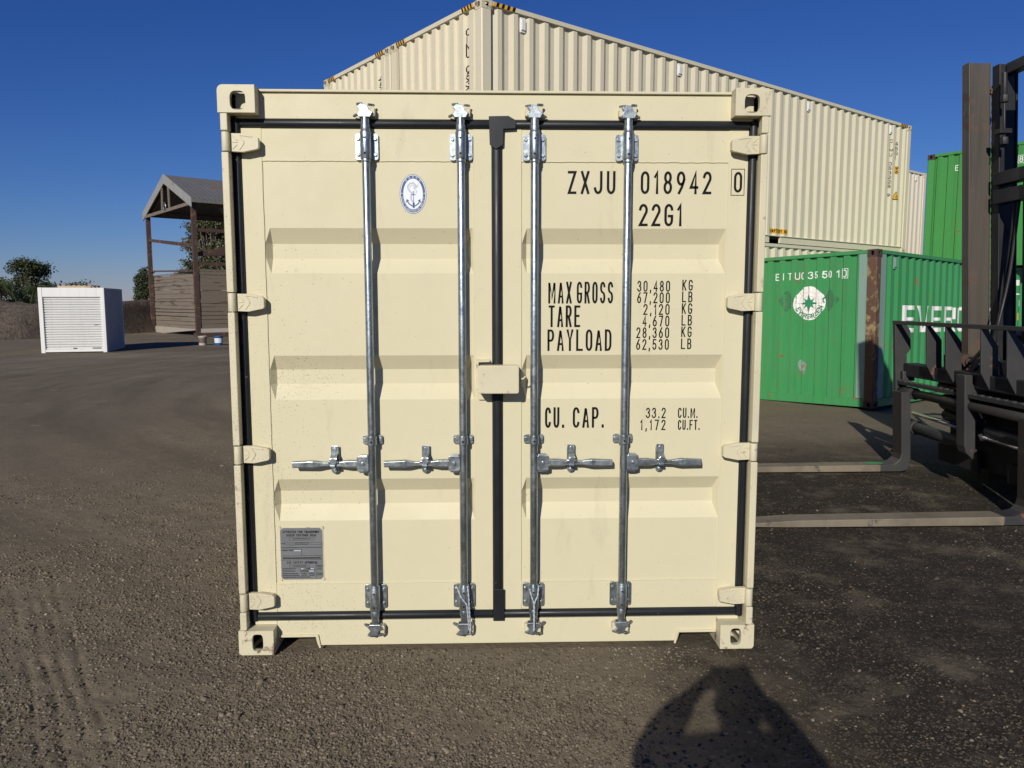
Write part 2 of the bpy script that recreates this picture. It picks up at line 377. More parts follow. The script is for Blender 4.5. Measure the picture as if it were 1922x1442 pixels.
def ground_mat():
    m, t, b = mat('yard_dirt'); N = NT(t); X = N.xyz()
    big = N.noise(.35, 6, .6); mid = N.noise(1.7, 7, .65); fine = N.noise(26, 6, .7)
    c = N.mix(mid, (.165, .134, .090), (.270, .220, .150))
    c = N.mix(N.ramp(big, [(.35, 0), (.65, 1)]), N.mix(.5, c, (.155, .130, .092)), c)
    # black oily soil to the right of the near container
    wob = N.math('MULTIPLY', N.math('SUBTRACT', mid, .5), 1.8)
    dm = N.math('MULTIPLY', N.maprange(N.math('ADD', X[0], wob), .35, 1.5, 0, 1), N.maprange(N.math('ADD', X[1], wob), 6.5, 3.6, 0, 1))
    dm = N.math('MULTIPLY', dm, N.maprange(N.noise(2.3, 6, .7), .28, .52, .35, 1))
    c = N.mix(N.math('MULTIPLY', dm, .97), c, (.021, .017, .013))
    # paler dusty track far left
    pm = N.math('MULTIPLY', N.maprange(X[1], 9, 20, 0, 1), N.ramp(N.noise(.12, 5, .6, N.scalevec(.5, 2.5, 1)), [(.4, 0), (.7, 1)]))
    c = N.mix(N.math('MULTIPLY', pm, .55), c, (.34, .29, .21))
    # wheel tracks swinging round the yard: streaks drawn out along wide arcs
    dx, dy = N.math('SUBTRACT', X[0], 9.0), N.math('SUBTRACT', X[1], 16.0)
    rad = N.math('SQRT', N.math('ADD', N.math('MULTIPLY', dx, dx), N.math('MULTIPLY', dy, dy))); ang = N.math('ARCTAN2', dy, dx)
    cx = N.n('ShaderNodeCombineXYZ'); N.l(N.math('ADD', rad, N.math('MULTIPLY', mid, .35)), cx.inputs[0]); N.l(N.math('MULTIPLY', ang, 2.2), cx.inputs[1])
    tr = N.noise(1.5, 5, .6, cx.outputs[0])
    trm = N.math('MULTIPLY', N.maprange(X[0], .5, -1.5, 0, 1), N.ramp(tr, [(.46, 0), (.62, 1)]))
    c = N.mix(N.math('MULTIPLY', trm, .42), c, (.095, .078, .056))
    c = N.mix(N.math('MULTIPLY', N.math('MULTIPLY', N.maprange(X[0], .5, -1.5, 0, 1), N.ramp(tr, [(.30, 1), (.42, 0)])), .35), c, (.30, .25, .18))
    # flat pale patches worn through
    vo = N.n('ShaderNodeTexVoronoi'); vo.inputs['Scale'].default_value = 1.5; vo.inputs['Randomness'].default_value = 1
    dv = N.n('ShaderNodeVectorMath', operation='ADD'); N.l(N.tc.outputs['Object'], dv.inputs[0]); nz = N.n('ShaderNodeTexNoise'); nz.inputs['Scale'].default_value = 7; N.l(N.tc.outputs['Object'], nz.inputs['Vector'])
    sc_ = N.n('ShaderNodeVectorMath', operation='SCALE'); sc_.inputs['Scale'].default_value = .22; N.l(nz.outputs['Color'], sc_.inputs[0]); N.l(sc_.outputs[0], dv.inputs[1]); N.l(dv.outputs[0], vo.inputs['Vector'])
    sep = N.n('ShaderNodeSeparateColor'); N.l(vo.outputs['Color'], sep.inputs[0])
    on = N.math('MULTIPLY', N.math('LESS_THAN', vo.outputs['Distance'], N.math('MULTIPLY', sep.outputs[1], .11)), N.math('GREATER_THAN', sep.outputs[0], .6))
    on = N.math('MULTIPLY', on, N.maprange(X[0], .6, -.6, .15, 1))
    c = N.mix(N.math('MULTIPLY', on, .6), c, (.40, .35, .27))
    # stones of several sizes
    hts = []
    for sc, th, amt in ((70, .30, .55), (32, .22, .5), (150, .4, .45)):
        vo = N.n('ShaderNodeTexVoronoi'); vo.inputs['Scale'].default_value = sc; N.l(N.tc.outputs['Object'], vo.inputs['Vector'])
        sep = N.n('ShaderNodeSeparateColor'); N.l(vo.outputs['Color'], sep.inputs[0])
        on = N.math('MULTIPLY', N.math('LESS_THAN', vo.outputs['Distance'], N.math('MULTIPLY', sep.outputs[0], th*1.6)), N.math('GREATER_THAN', sep.outputs[2], .45))
        tone = N.mix(sep.outputs[1], (.095, .080, .058), (.27, .23, .17))
        c = N.mix(N.math('MULTIPLY', on, amt), c, tone)
        hts.append(N.math('MULTIPLY', on, 1/sc))
    # scattered white chips of crushed shell
    vo = N.n('ShaderNodeTexVoronoi'); vo.inputs['Scale'].default_value = 16; N.l(N.tc.outputs['Object'], vo.inputs['Vector'])
    sep = N.n('ShaderNodeSeparateColor'); N.l(vo.outputs['Color'], sep.inputs[0])
    on = N.math('MULTIPLY', N.math('LESS_THAN', vo.outputs['Distance'], N.math('MULTIPLY', sep.outputs[1], .13)), N.math('GREATER_THAN', sep.outputs[0], .80))
    c = N.mix(N.math('MULTIPLY', on, .8), c, (.42, .37, .30))
    c = N.mix(N.math('MULTIPLY', N.ramp(fine, [(.45, 0), (.7, 1)]), .35), c, (.07, .058, .042))
    N.l(c, b.inputs['Base Color']); b.inputs['Roughness'].default_value = .95; b.inputs['Specular IOR Level'].default_value = .2
    h = N.math('ADD', N.math('ADD', hts[0], hts[1]), N.math('ADD', hts[2], N.math('MULTIPLY', fine, .012)))
    N.l(N.bump(h, 1.0, .9), b.inputs['Normal']); return m
MT['dirt'] = ground_mat()
go = bpy.data.objects.new('ground', np_mesh('ground', np.stack([X, Y, Z], -1).reshape(-1, 3), F, MT['dirt'])); COL.objects.link(go)
go.data.polygons.foreach_set('use_smooth', np.ones(len(F), bool)); tag(go, kind='structure')
# loose gravel: small angular chips
def gravel(n, seed):
    r = np.random.RandomState(seed)
    d = 2.4+(r.rand(n)**1.6)*8.2; a = (r.rand(n)-.5)*math.radians(76)+.028
    x = CAM.x+d*np.sin(a); y = CAM.y+d*np.cos(a)
    den = sst(fbm(x, y, .9, 4, 2), .38, .62)*.85+.15
    right = sst(x, .2, 1.2); den = den*(1-.72*right)
    inside = (np.abs(x) < 1.2) & (y > .06) & (y < 6)
    tread = (np.abs(x+.67*(y+.83)+1.54+.05*np.sin(y*5)) < .19) & (y < 1.0)
    fade = 1-sst(d, 4.5, 10.5)
    keep = (r.rand(n) < den*fade) & ~inside & ~(tread & (r.rand(n) < .62))
    x = x[keep]; y = y[keep]; right = right[keep]; d = d[keep]; k = len(x)
    sz = .0026+.0046*r.rand(k)**1.9+(r.rand(k) < .008)*r.rand(k)*.009
    sz *= (1+.05*(d-2.4))
    cube = np.array([(-1,-1,-1),(1,-1,-1),(1,1,-1),(-1,1,-1),(-1,-1,1),(1,-1,1),(1,1,1),(-1,1,1)], float)
    cf = np.array([(0,3,2,1),(4,5,6,7),(0,1,5,4),(1,2,6,5),(2,3,7,6),(3,0,4,7)])
    V = cube[None]*(1+(r.rand(k, 8, 3)-.5)*1.1); V[:, :4, :2] *= 1.15; V[:, 4:, :2] *= .62
    V *= np.stack([np.ones(k), .6+.5*r.rand(k), .4+.35*r.rand(k)], -1)[:, None, :]
    t = r.rand(k)*6.283; tl = (r.rand(k)-.5)*.9; c, s = np.cos(t), np.sin(t)
    z1 = V[:, :, 2]+V[:, :, 0]*tl[:, None]
    vx = V[:, :, 0]*c[:, None]-V[:, :, 1]*s[:, None]; vy = V[:, :, 0]*s[:, None]+V[:, :, 1]*c[:, None]
    P = np.stack([vx, vy, z1], -1)*sz[:, None, None]
    P[:, :, 0] += x[:, None]; P[:, :, 1] += y[:, None]; P[:, :, 2] += (gheight(x, y)+sz*.08)[:, None]
    Fc = (cf[None]+(np.arange(k)*8)[:, None, None]).reshape(-1, 4)
    tone = (.16+.62*r.rand(k)**1.2)*(1-.82*sst(x+(fbm(x, y, .7, 3, 7)-.5)*1.6, .3, 1.4))+(r.rand(k) < .004)*.5+right*(r.rand(k) < .07)*.55
    me = np_mesh('gravel', P.reshape(-1, 3), Fc, None)
    at = me.attributes.new('tone', 'FLOAT', 'POINT'); at.data.foreach_set('value', np.repeat(tone, 8).astype(np.float32))
    return me
m, t, b = mat('gravel_chips'); N = NT(t)
an = N.n('ShaderNodeAttribute'); an.attribute_name = 'tone'
N.l(N.ramp(an.outputs['Fac'], [(0, (.048, .038, .027)), (.2, (.105, .086, .061)), (.62, (.185, .155, .113)), (.9, (.27, .23, .17)), (1.0, (.40, .35, .27))]), b.inputs['Base Color'])
b.inputs['Roughness'].default_value = .95; b.inputs['Specular IOR Level'].default_value = .15
gm = gravel(190000, 5); gm.materials.clear(); gm.materials.append(m)
gr = bpy.data.objects.new('gravel', gm); COL.objects.link(gr)
tag(gr, 'loose dark grey brown gravel chips over the dirt yard', 'gravel', kind='stuff')
# bank of bare soil beyond the yard
bx = np.linspace(-75, 12, 240); by = np.linspace(0, 1, 26)
BX, BT = np.meshgrid(bx, by)
front = 32.5+(fbm(BX, BX*0, 5, 3)-.5)*3-.06*(BX+20)+17*sst(BX, -23.5, -17.5)
prof = sst(BT, 0, .45)*(1-.25*sst(BT, .6, 1))
top = 1.62+(fbm(BX, BX*0+3, 4, 3, 4)-.5)*.7
BY = front+BT*9+(fbm(BX, BT*8, 1.6, 3, 6)-.5)*1.6*prof
BZ = -.25+prof*(top+.25)*(.9+.2*fbm(BX, BT*9, 1.3, 4, 8))+(fbm(BX, BT*9, .5, 3, 9)-.5)*.35*prof
idx = np.arange(BX.size).reshape(BX.shape)
Fb = np.stack([idx[:-1, :-1], idx[:-1, 1:], idx[1:, 1:], idx[1:, :-1]], -1).reshape(-1, 4)
m, t, b = mat('bank_soil'); N = NT(t)
c = N.mix(N.noise(1.1, 7, .7), (.10, .076, .056), (.20, .155, .115)); c = N.mix(N.ramp(N.noise(3, 6, .7), [(.5, 0), (.7, 1)]), c, (.055, .045, .033))
N.l(c, b.inputs['Base Color']); b.inputs['Roughness'].default_value = .95; N.l(N.bump(N.noise(2.2, 7, .7), 1, .5), b.inputs['Normal'])
bo = bpy.data.objects.new('hill', np_mesh('hill', np.stack([BX, BY, BZ], -1).reshape(-1, 3), Fb, m)); COL.objects.link(bo); tag(bo, kind='structure')
# ------------------------------------------------------------------ the near cream container
YH, YD = .070, .078
def holed_box(mb, x0, x1, y0, y1, z0, z1, holes, mi=0, mi_in=1, wall=.022, n=24, rc=None):
    """hollow casting: outer shell and inner cavity, with an oval opening through each face listed in holes {face: (cu, cv, ru, rv, stadium)}"""
    faces = {'-y': lambda u, v, d: (u, y0+d, v), '+y': lambda u, v, d: (u, y1-d, v), '-x': lambda u, v, d: (x0+d, u, v), '+x': lambda u, v, d: (x1-d, u, v),
             '-z': lambda u, v, d: (u, v, z0+d), '+z': lambda u, v, d: (u, v, z1-d)}
    ext = {'-y': (x0, x1, z0, z1), '+y': (x0, x1, z0, z1), '-x': (y0, y1, z0, z1), '+x': (y0, y1, z0, z1), '-z': (x0, x1, y0, y1), '+z': (x0, x1, y0, y1)}
    if rc:   # rounded outer edge running along y, at corner (side, top or bottom)
        fx, fz, r = rc; xc, zc = (x0+r if fx < 0 else x1-r), (z0+r if fz < 0 else z1-r)
        rp = [(xc+fx*r*math.cos(math.pi/2*i/4), zc+fz*r*math.sin(math.pi/2*i/4)) for i in range(5)]
        mb.grid([[(a, y, b) for a, b in rp] for y in (y0, y1)], mi, True)
        sf, tf = ('-x' if fx < 0 else '+x'), ('-z' if fz < 0 else '+z')
        e = list(ext[sf]); e[2 if fz < 0 else 3] -= fz*r; ext[sf] = tuple(e)
        e = list(ext[tf]); e[0 if fx < 0 else 1] -= fx*r; ext[tf] = tuple(e)
    for f, P in faces.items():
        a0, a1, b0, b1 = ext[f]
        rcf = rc and f in ('-y', '+y')
        if f not in holes:
            if rcf:
                pl = []
                for cx_, cz_ in ((-1, -1), (1, -1), (1, 1), (-1, 1)):
                    if (cx_, cz_) == (fx, fz):
                        seq = rp if (cx_ == cz_) else rp[::-1]
                        pl += seq
                    else: pl.append((x0 if cx_ < 0 else x1, z0 if cz_ < 0 else z1))
                mb.add([P(*p, 0) for p in pl], [tuple(range(len(pl)))], mi)
            else: mb.add([P(a0, b0, 0), P(a1, b0, 0), P(a1, b1, 0), P(a0, b1, 0)], [(0, 1, 2, 3)], mi)
            w = wall; mb.add([P(a0+w, b0+w, w), P(a1-w, b0+w, w), P(a1-w, b1-w, w), P(a0+w, b1-w, w)], [(0, 1, 2, 3)], mi_in); continue
        cu, cv, ru, rv = holes[f]; per = []; hole = []
        for i in range(n):
            t = 2*math.pi*(i+.5)/n; c, s = math.cos(t), math.sin(t)
            e = .62 if max(ru, rv)/min(ru, rv) < 1.4 else .55
            hole.append((cu+ru*math.copysign(abs(c)**e, c), cv+rv*math.copysign(abs(s)**e, s)))
            k = 1/max(abs(c), abs(s)); q = (c*k, s*k)
            per.append(((a0+a1)/2+q[0]*(a1-a0)/2, (b0+b1)/2+q[1]*(b1-b0)/2))
        cor = {}
        for i in range(n):   # snap the point nearest each corner
            pass
        for cx, cy in ((a0, b0), (a1, b0), (a1, b1), (a0, b1)):
            j = min(range(n), key=lambda i: (per[i][0]-cx)**2+(per[i][1]-cy)**2); per[j] = (cx, cy)
        if rcf:
            j = min(range(n), key=lambda i: (per[i][0]-(x0 if fx < 0 else x1))**2+(per[i][1]-(z0 if fz < 0 else z1))**2)
            ids = [(j+k) % n for k in range(-2, 3)]; seq = rp if (per[ids[0]][0]-rp[0][0])**2+(per[ids[0]][1]-rp[0][1])**2 < (per[ids[0]][0]-rp[-1][0])**2+(per[ids[0]][1]-rp[-1][1])**2 else rp[::-1]
            for i, p in zip(ids, seq): per[i] = p
        inn = [(min(max(p[0], a0+wall), a1-wall), min(max(p[1], b0+wall), b1-wall)) for p in per]
        cl = lambda p: p
        loops = [[P(*p, 0) for p in per], [P(*p, 0) for p in hole], [P(*p, wall) for p in hole], [P(*p, wall) for p in inn]]
        for li in range(3):
            A, B = loops[li], loops[li+1]
            mb.add(A+B, [(i, (i+1) % n, n+(i+1) % n, n+i) for i in range(n)], mi_in if li == 2 else mi, li == 1)
    return mb
def casting(sx, top, W=.162, L=.178, H=.118):
    """corner fitting with its outer corner at the origin, reaching -sx, +y and down (top) or up; holes in front, outer side and top or bottom"""
    mb = MB(); x0, x1 = (0, W) if sx < 0 else (-W, 0); z0, z1 = (-H, 0) if top else (0, H)
    cx = (.088 if sx < 0 else -.088); cz = (-.066 if top else .060)
    hs = {'-y': (cx, cz, .034 if top else .0255, .040 if top else .041), ('-x' if sx < 0 else '+x'): (L*.5, cz, .03, .036),
          ('+z' if top else '-z'): ((x0+x1)/2, L/2, .03, .06)}
    return holed_box(mb, x0, x1, 0, L, z0, z1, hs, n=32, rc=(sx, 1 if top else -1, .024 if top else .016))
HERO = empty('shipping_container'); tag(HERO, 'near cream container numbered 018942 with galvanised bars on its double doors', 'shipping container')
C1, C2, CW, CC = MT['cream'], MT['dark'], MT['cream_worn'], MT['cream_chip']
for sx in (-1, 1):
    for top in (True, False):
        for back in (0, 1):
            mb = casting(sx, top)
            if back: mb.warp(lambda x, y, z: (x, -y, z))
            mb.build('corner_casting', [CW if top else CC, MT['cavity']], HERO, bevel=.009, loc=(sx*1.219, 6.058 if back else 0, 2.591 if top else 0))
    s = lambda a, b: (a, b) if sx > 0 else (-b, -a)
    # front post: pressed front flange broken at the hinges, and the jamb behind
    mb = MB(); x = s(1.180, 1.2115)
    for z0, z1 in ((.1185, .203), (.297, .905), (.998, 1.604), (1.694, 2.306), (2.398, 2.4725)):
        mb.box(x[0], x[1], .004, .05, z0, z1)
    mb.box(*s(1.1865, 1.209), .0505, .178, .1185, 2.4725)
    mb.box(*s(1.1475, 1.186), .125, .178, .1185, 2.4725)
    mb.build('corner_post', CW, HERO, bevel=.004)
    MB().box(*s(1.165, 1.216), 5.90, 6.04, .1185, 2.4725).build('corner_post', CW, HERO, bevel=.004)
mb = MB().box(-1.1625, 1.1625, YH, .16, 2.463, 2.576).box(-1.056, 1.056, YH-.014, .2, 2.5765, 2.588)
mb.build('door_header', C1, HERO, bevel=.003)
# sill with the two notches at its ends
zp = .052
sill = [(-1.057, .135), (-1.057, zp+.004), (-.878, zp+.004), (-.868, .012), (.868, .012), (.878, zp), (1.057, zp), (1.057, .135)]
mb = MB().prism(sill, YH, .12)
for sx in (-1, 1):
    a = [(sx*1.05, zp+.016), (sx*1.05, zp+.005), (sx*.872, zp+.005), (sx*.860, .002), (sx*.850, .002), (sx*.862, zp+.016)]
    mb.prism(a, YH-.010, YH-.0005)
    mb.box(*((-1.1625, -1.0575) if sx < 0 else (1.0575, 1.1625)), YH, .12, .119, .135)
mb.build('door_sill', C1, HERO, bevel=.0025)
def corrug_panel(mb, x0, x1, z0, z1, recs, yf, dep, mi=0):
    zs = [(z0, 0)]
    for a, b, c, d in recs: zs += [(a, 0), (b, 1), (c, 1), (d, 0)]
    zs.append((z1, 0))
    xsn = [x0, x0+.004, x0+.026, x1-.026, x1-.004, x1]
    rows = [[(x, yf+(dep*k if 2 <= i <= 3 else 0), z) for i, x in enumerate(xsn)] for z, k in zs]
    mb.grid(rows, mi)
RECS = [(.622, .695, .759, .822), (1.198, 1.270, 1.337, 1.404), (1.781, 1.849, 1.916, 1.985)]
def fm(y): return lambda u, v, k: (u, y-.0009-.00012*k, v)
def blade_parts(sx, zc, door):
    """one hinge: knuckle on the post, cast blade reaching on to the door stile, raised chevron"""
    P = lambda x, z: (sx*x, zc+z)
    mb = MB(); mb.cyl((sx*1.1945, .020, zc-.041), (sx*1.1945, .020, zc+.041), .0178, n=16)
    mb.prism([P(1.192, .0395), P(1.120, .0385), P(1.066, .0275), P(1.056, .020), P(1.056, -.022), P(1.063, -.0285), P(1.125, -.0415), P(1.192, -.0385)], .030, .052)
    mb.prism([P(1.125, .032), P(1.066, .023), P(1.060, .016), P(1.060, -.018), P(1.066, -.024), P(1.122, -.035)], .0522, YD-.0005)
    y0, y1 = .0275, .0302
    for pl in ([(1.168, .028), (1.150, .010)], [(1.168, .002), (1.148, .001)], [(1.168, -.027), (1.151, -.010)], [(1.138, .030), (1.120, .004), (1.120, -.004), (1.139, -.030)], [(1.134, .031), (1.085, .024)]):
        for a, b in zip(pl, pl[1:]):
            A = Vector(P(*a)); B = Vector(P(*b)); d = (B-A).normalized(); n = Vector((-d.y, d.x))*.0026
            mb.prism([tuple(A+n-d*.002), tuple(A-n-d*.002), tuple(B-n+d*.002), tuple(B+n+d*.002)], y0, y1)
    mb.build('hinge', CW, door, bevel=.0022)
def lock_gear(xc, side, door, cable=None):
    g = MT['galv']; yr, rr = .036, .0178
    lx = lambda a: xc+side*a
    # rod with top and bottom cams
    mb = MB(); mb.cyl((xc, yr, .125), (xc, yr, 2.467), rr, n=20)
    for z0, z1, r in ((2.401, 2.432, .0215), (2.269, 2.284, .0215), (.302, .320, .0215), (.168, .196, .0215)): mb.cyl((xc, yr, z0), (xc, yr, z1), r, n=18)
    for zz, up in ((2.462, 1), (.132, -1)):
        Z = lambda a: zz+up*a
        mb.prism([(xc-.026, Z(0)), (xc+.024, Z(0)), (xc+.036, Z(.022)), (xc+.020, Z(.030)), (xc+.012, Z(.052)), (xc-.018, Z(.058)), (xc-.034, Z(.044)), (xc-.022, Z(.030)), (xc-.034, Z(.014))], .018, .052)
        mb.cyl((lx(.030), .030, Z(.014)), (lx(.052), .052, Z(.010)), .0065, n=8)
        mb.cyl((lx(-.018), .018, Z(.052)), (lx(-.040), .046, Z(.056)), .0055, n=8); mb.cyl((lx(.012), .022, Z(.056)), (lx(.036), .044, Z(.060)), .0065, n=8)
    mb.build('locking_bar', g, door, bevel=.0018)
    # the two cream cam keepers on header and sill
    for zz, up in ((2.490, 1), (.104, -1)):
        for a, w in ((-.032, .011), (.020, .014)):
            mb = MB().prism([(lx(a)-w, zz-.018), (lx(a)+w, zz-.022), (lx(a)+w*1.1, zz+.012), (lx(a)+w*.4, zz+.020), (lx(a)-w, zz+.014)], .024 if a > 0 else .032, YH-.0005)
            mb.build('cam_keeper', CW, HERO, bevel=.004)
    # upper and lower sleeve brackets
    for z0, z1 in ((2.284, 2.401), (.196, .312)):
        mb = MB()
        for sgn in (-1, 1):
            xa, xb = sorted((xc+sgn*.0205, xc+sgn*.0515))
            mb.prism(rrect(xa, xb, z0, z1, .011), .066, YD-.0006)
            for zb in (z0+.024, z1-.024): mb.cyl((xc+sgn*.0385, .066, zb), (xc+sgn*.0385, .0585, zb), .0085, .0075, n=12)
        mb.tube([(xc, yr, z0), (xc, yr, z1)], .0245, 20, 0)
        mb.box(xc-.0225, xc+.0225, .045, YD-.0006, z0+.002, z1-.002)
        for zb in (z0+.022, z1-.028): mb.cyl((xc-.001, yr-.0238, zb), (xc-.001, yr-.0254, zb), .0052, n=10, mi=1)  # black discs: the shade of small holes painted on
        mb.build('bar_bracket', [g, MT['dark']], door, bevel=.0015)
    mb = MB(); z0, z1 = .992, 1.032
    for sgn in (-1, 1):
        xa, xb = sorted((xc+sgn*.0175, xc+sgn*.046)); mb.prism(rrect(xa, xb, z0-.001, z1, .008), .068, YD-.0006)
        mb.cyl((xc+sgn*.036, .068, 1.013), (xc+sgn*.036, .060, 1.013), .0085, n=10)
        mb.box(*sorted((xc+sgn*.0185, xc+sgn*.0235)), yr, .0682, z0, z1)
    mb.prism([(xc+.0235*math.cos(a), yr+.0235*math.sin(a)) for a in [math.pi+math.pi*i/10 for i in range(11)]], z0, z1, 'z')
    mb.cyl((xc, yr-.0232, 1.008), (xc, yr-.0245, 1.008), .0055, n=10, mi=1)
    mb.build('bar_clamp', [g, MT['dark']], door, bevel=.001)
    # handle: hub plate on the bar, flattened grip, twisted waist
    zc = .905; mb = MB()
    xa, xb = sorted((lx(.014), lx(.068))); mb.prism(rrect(xa, xb, zc-.036, zc+.036, .008), .020, .030)
    mb.prism(rrect(*sorted((lx(.018), lx(.060))), zc-.044, zc+.040, .006), .0302, .052)
    mb.cyl((lx(.042), .020, zc+.002), (lx(.042), .0135, zc+.002), .0085, n=12)
    sec = [(.066, .0175, .014, .034), (.115, .0175, .014, .034), (.150, .012, .012, .034), (.185, .009, .010, .034), (.225, .010, .010, .034), (.262, .0165, .013, .034), (.270, .0175, .014, .034), (.366, .0145, .012, .032)]
    rows = []
    for a, hz, hy, y in sec:
        dz = .0 if a < .2 else -.002*(a-.2)/.17
        rows.append([(lx(a), y-hy, zc+dz-hz*.6), (lx(a), y-hy, zc+dz+hz*.8), (lx(a), y-hy*.5, zc+dz+hz), (lx(a), y+hy*.7, zc+dz+hz), (lx(a), y+hy, zc+dz+hz*.5), (lx(a), y+hy, zc+dz-hz*.7), (lx(a), y+hy*.4, zc+dz-hz), (lx(a), y-hy*.6, zc+dz-hz), (lx(a), y-hy, zc+dz-hz*.6)])
    mb.grid(rows); mb.add(rows[-1][:-1], [tuple(range(8))])
    mb.build('door_handle', g, door, bevel=.0018)
    # retainer: stadium plate, two bolts, catch over the handle
    rx = lx(.176); mb = MB()
    mb.prism(arc(rx, .963, .0185, .0185, 0, 180)+arc(rx, .869, .0185, .0185, 180, 360), .066, YD-.0006)
    for zb in (.968, .866): mb.cyl((rx, .066, zb), (rx, .056, zb), .0088, n=12)
    mb.prism([(rx-.0175, .984), (rx+.0175, .984), (rx+.0175, .944), (rx-.0175, .944)], .060, .0655)
    rows = [[(rx-.015, y, z), (rx+.015, y, z)] for y, z in ((.060, .950), (.040, .943), (.020, .934), (.015, .922), (.015, .905))]
    mb.grid(rows); mb.prism([(rx-.016, .926), (rx-.006, .936), (rx+.012, .932), (rx+.018, .918), (rx+.006, .900), (rx-.008, .902)], .008, .016)
    mb.box(rx-.014, rx+.010, .006, .03, .893, .903)
    mb.cyl((rx-.024, .018, .918), (rx+.024, .018, .914), .006, n=8)
    mb.build('handle_catch', g, door, bevel=.0015)
    if cable:
        mb = MB()
        for ph in (0, math.pi):
            for br in cable:
                pts = []
                for i in range(len(br)-1):
                    A, B = Vector(br[i]), Vector(br[i+1]); n = max(2, int((B-A).length/.006))
                    for q in range(n): pts.append(A.lerp(B, q/n))
                pts.append(Vector(br[-1]))
                pts = [p+Vector((.0024*math.cos(i*.9+ph), .0024*math.sin(i*.9+ph)-.001, 0)) for i, p in enumerate(pts)]
                mb.tube(pts, .0021, 5)
        mb.build('seal_cable', MT['decal_grey'], door)
def gasket(mb, x0, x1, z0, z1):
    """rubber lip seal lying in the xz plane, rounded front"""
    hor = (x1-x0) > (z1-z0); w = (z1-z0) if hor else (x1-x0)
    prof = [(0, .096), (.02*w, .074), (.18*w, .064), (.5*w, .060), (.8*w, .063), (.97*w, .072), (w, .096)]
    if hor: mb.prism([(y, z0+a) for a, y in prof], x0, x1, 'x', 0, True)
    else: mb.prism([(x0+a, y) for a, y in prof], z0, z1, 'z', 0, True)
DOORS = {}
for sx in (-1, 1):
    s = lambda a, b: (a, b) if sx > 0 else (-b, -a)
    nm = 'door'; mb = MB(); zb, zt = .177, 2.424
    ia, ib = (.108, 1.058)
    mb.box(*s(ib, 1.146), YD, .128, zb, zt); mb.box(*s(.0262 if sx < 0 else .0236, ia), YD, .128, zb, zt)
    mb.box(*s(ia, ib), YD+.002, .128, 2.283, zt); mb.box(*s(ia, ib), YD+.002, .128, zb, .316)
    x = s(ia, ib); corrug_panel(mb, x[0], x[1], .316, 2.283, RECS, YD+.005, .036)
    for z in (2.283, .316):  # weld beads
        p = [(x[0]+(x[1]-x[0])*i/60, YD+.003, z+rnd.uniform(-.0012, .0012)) for i in range(61)]; mb.tube(p, .0032, 6)
    for xx in (x[0], x[1]):
        p = [(xx+rnd.uniform(-.001, .001), YD+.002, zb+(zt-zb)*i/80) for i in range(81)]; mb.tube(p, .0028, 6)
    door = DOORS[sx] = mb.build(nm, C1, HERO, bevel=.0022)
    for zc in (2.352, 1.649, .952, .250): blade_parts(sx, zc, door)
    mb = MB(); gasket(mb, *s(1.1465, 1.1845), .137, 2.463)
    gx = s(.0265 if sx < 0 else .0235, 1.1462)
    gasket(mb, *gx, 2.4245, 2.463); gasket(mb, *gx, .137, .1765)
    if sx > 0:
        gasket(mb, -.026, .0232, .128, 2.44)
        cap = [(-.038, 2.476), (.050, 2.478), (.085, 2.458), (.082, 2.424), (.028, 2.421), (.026, 2.352), (-.006, 2.332), (-.034, 2.352)]
        mb.prism(cap, .0535, .0595); mb.box(-.0255, .0275, .0565, .0598, .128, .285)
    mb.build('gasket', MT['rubber'], door, bevel=.0015)
    if sx < 0:
        lock_gear(-.585, -1, door)
        lock_gear(-.163, -1, door, [[(-.196, .02, .312), (-.178, .004, .272), (-.150, .006, .232), (-.143, .012, .15), (-.140, .02, .10)], [(-.146, .02, .318), (-.141, .012, .262), (-.138, .012, .19), (-.133, .015, .118), (-.136, .012, .085)]])
    else:
        lock_gear(.167, 1, door, [[(.146, .012, .304), (.154, .005, .272), (.167, .002, .238), (.167, .004, .17), (.169, .004, .10)], [(.190, .014, .318), (.184, .006, .27), (.168, .0, .236), (.169, .002, .16), (.165, .006, .095)]])
        lock_gear(.587, 1, door)
DL, DR = DOORS[-1], DOORS[1]
def hook(mb, pts, r): mb.tube(pts, r, 8)
mb = MB()
mb.prism(rrect(-.091, .095, 1.236, 1.364, .010), -.030, -.022)
for a in ((-.091, -.083, 1.238, 1.36), (.087, .095, 1.238, 1.36)): mb.box(a[0], a[1], -.0218, .055, a[2], a[3])
mb.box(-.083, .087, -.0218, .055, 1.354, 1.362)
mb.tube([(.096, .02, 1.335), (.100, .016, 1.322), (.101, .012, 1.308), (.106, .012, 1.300), (.114, .012, 1.299), (.121, .012, 1.304), (.126, .010, 1.313)], .0042, 8)
mb.build('lock_box', CW, DR, bevel=.004)
mb = MB(); mb.prism([(-.100, 1.384), (-.036, 1.384), (-.036, 1.376), (-.088, 1.374), (-.088, 1.244), (-.100, 1.252)], .030, YD-.0006)
mb.prism([(-.096, 1.224), (-.034, 1.224), (-.034, 1.196), (-.090, 1.196)], .066, YD-.0006)
mb.build('lock_bracket', CW, DL, bevel=.003)
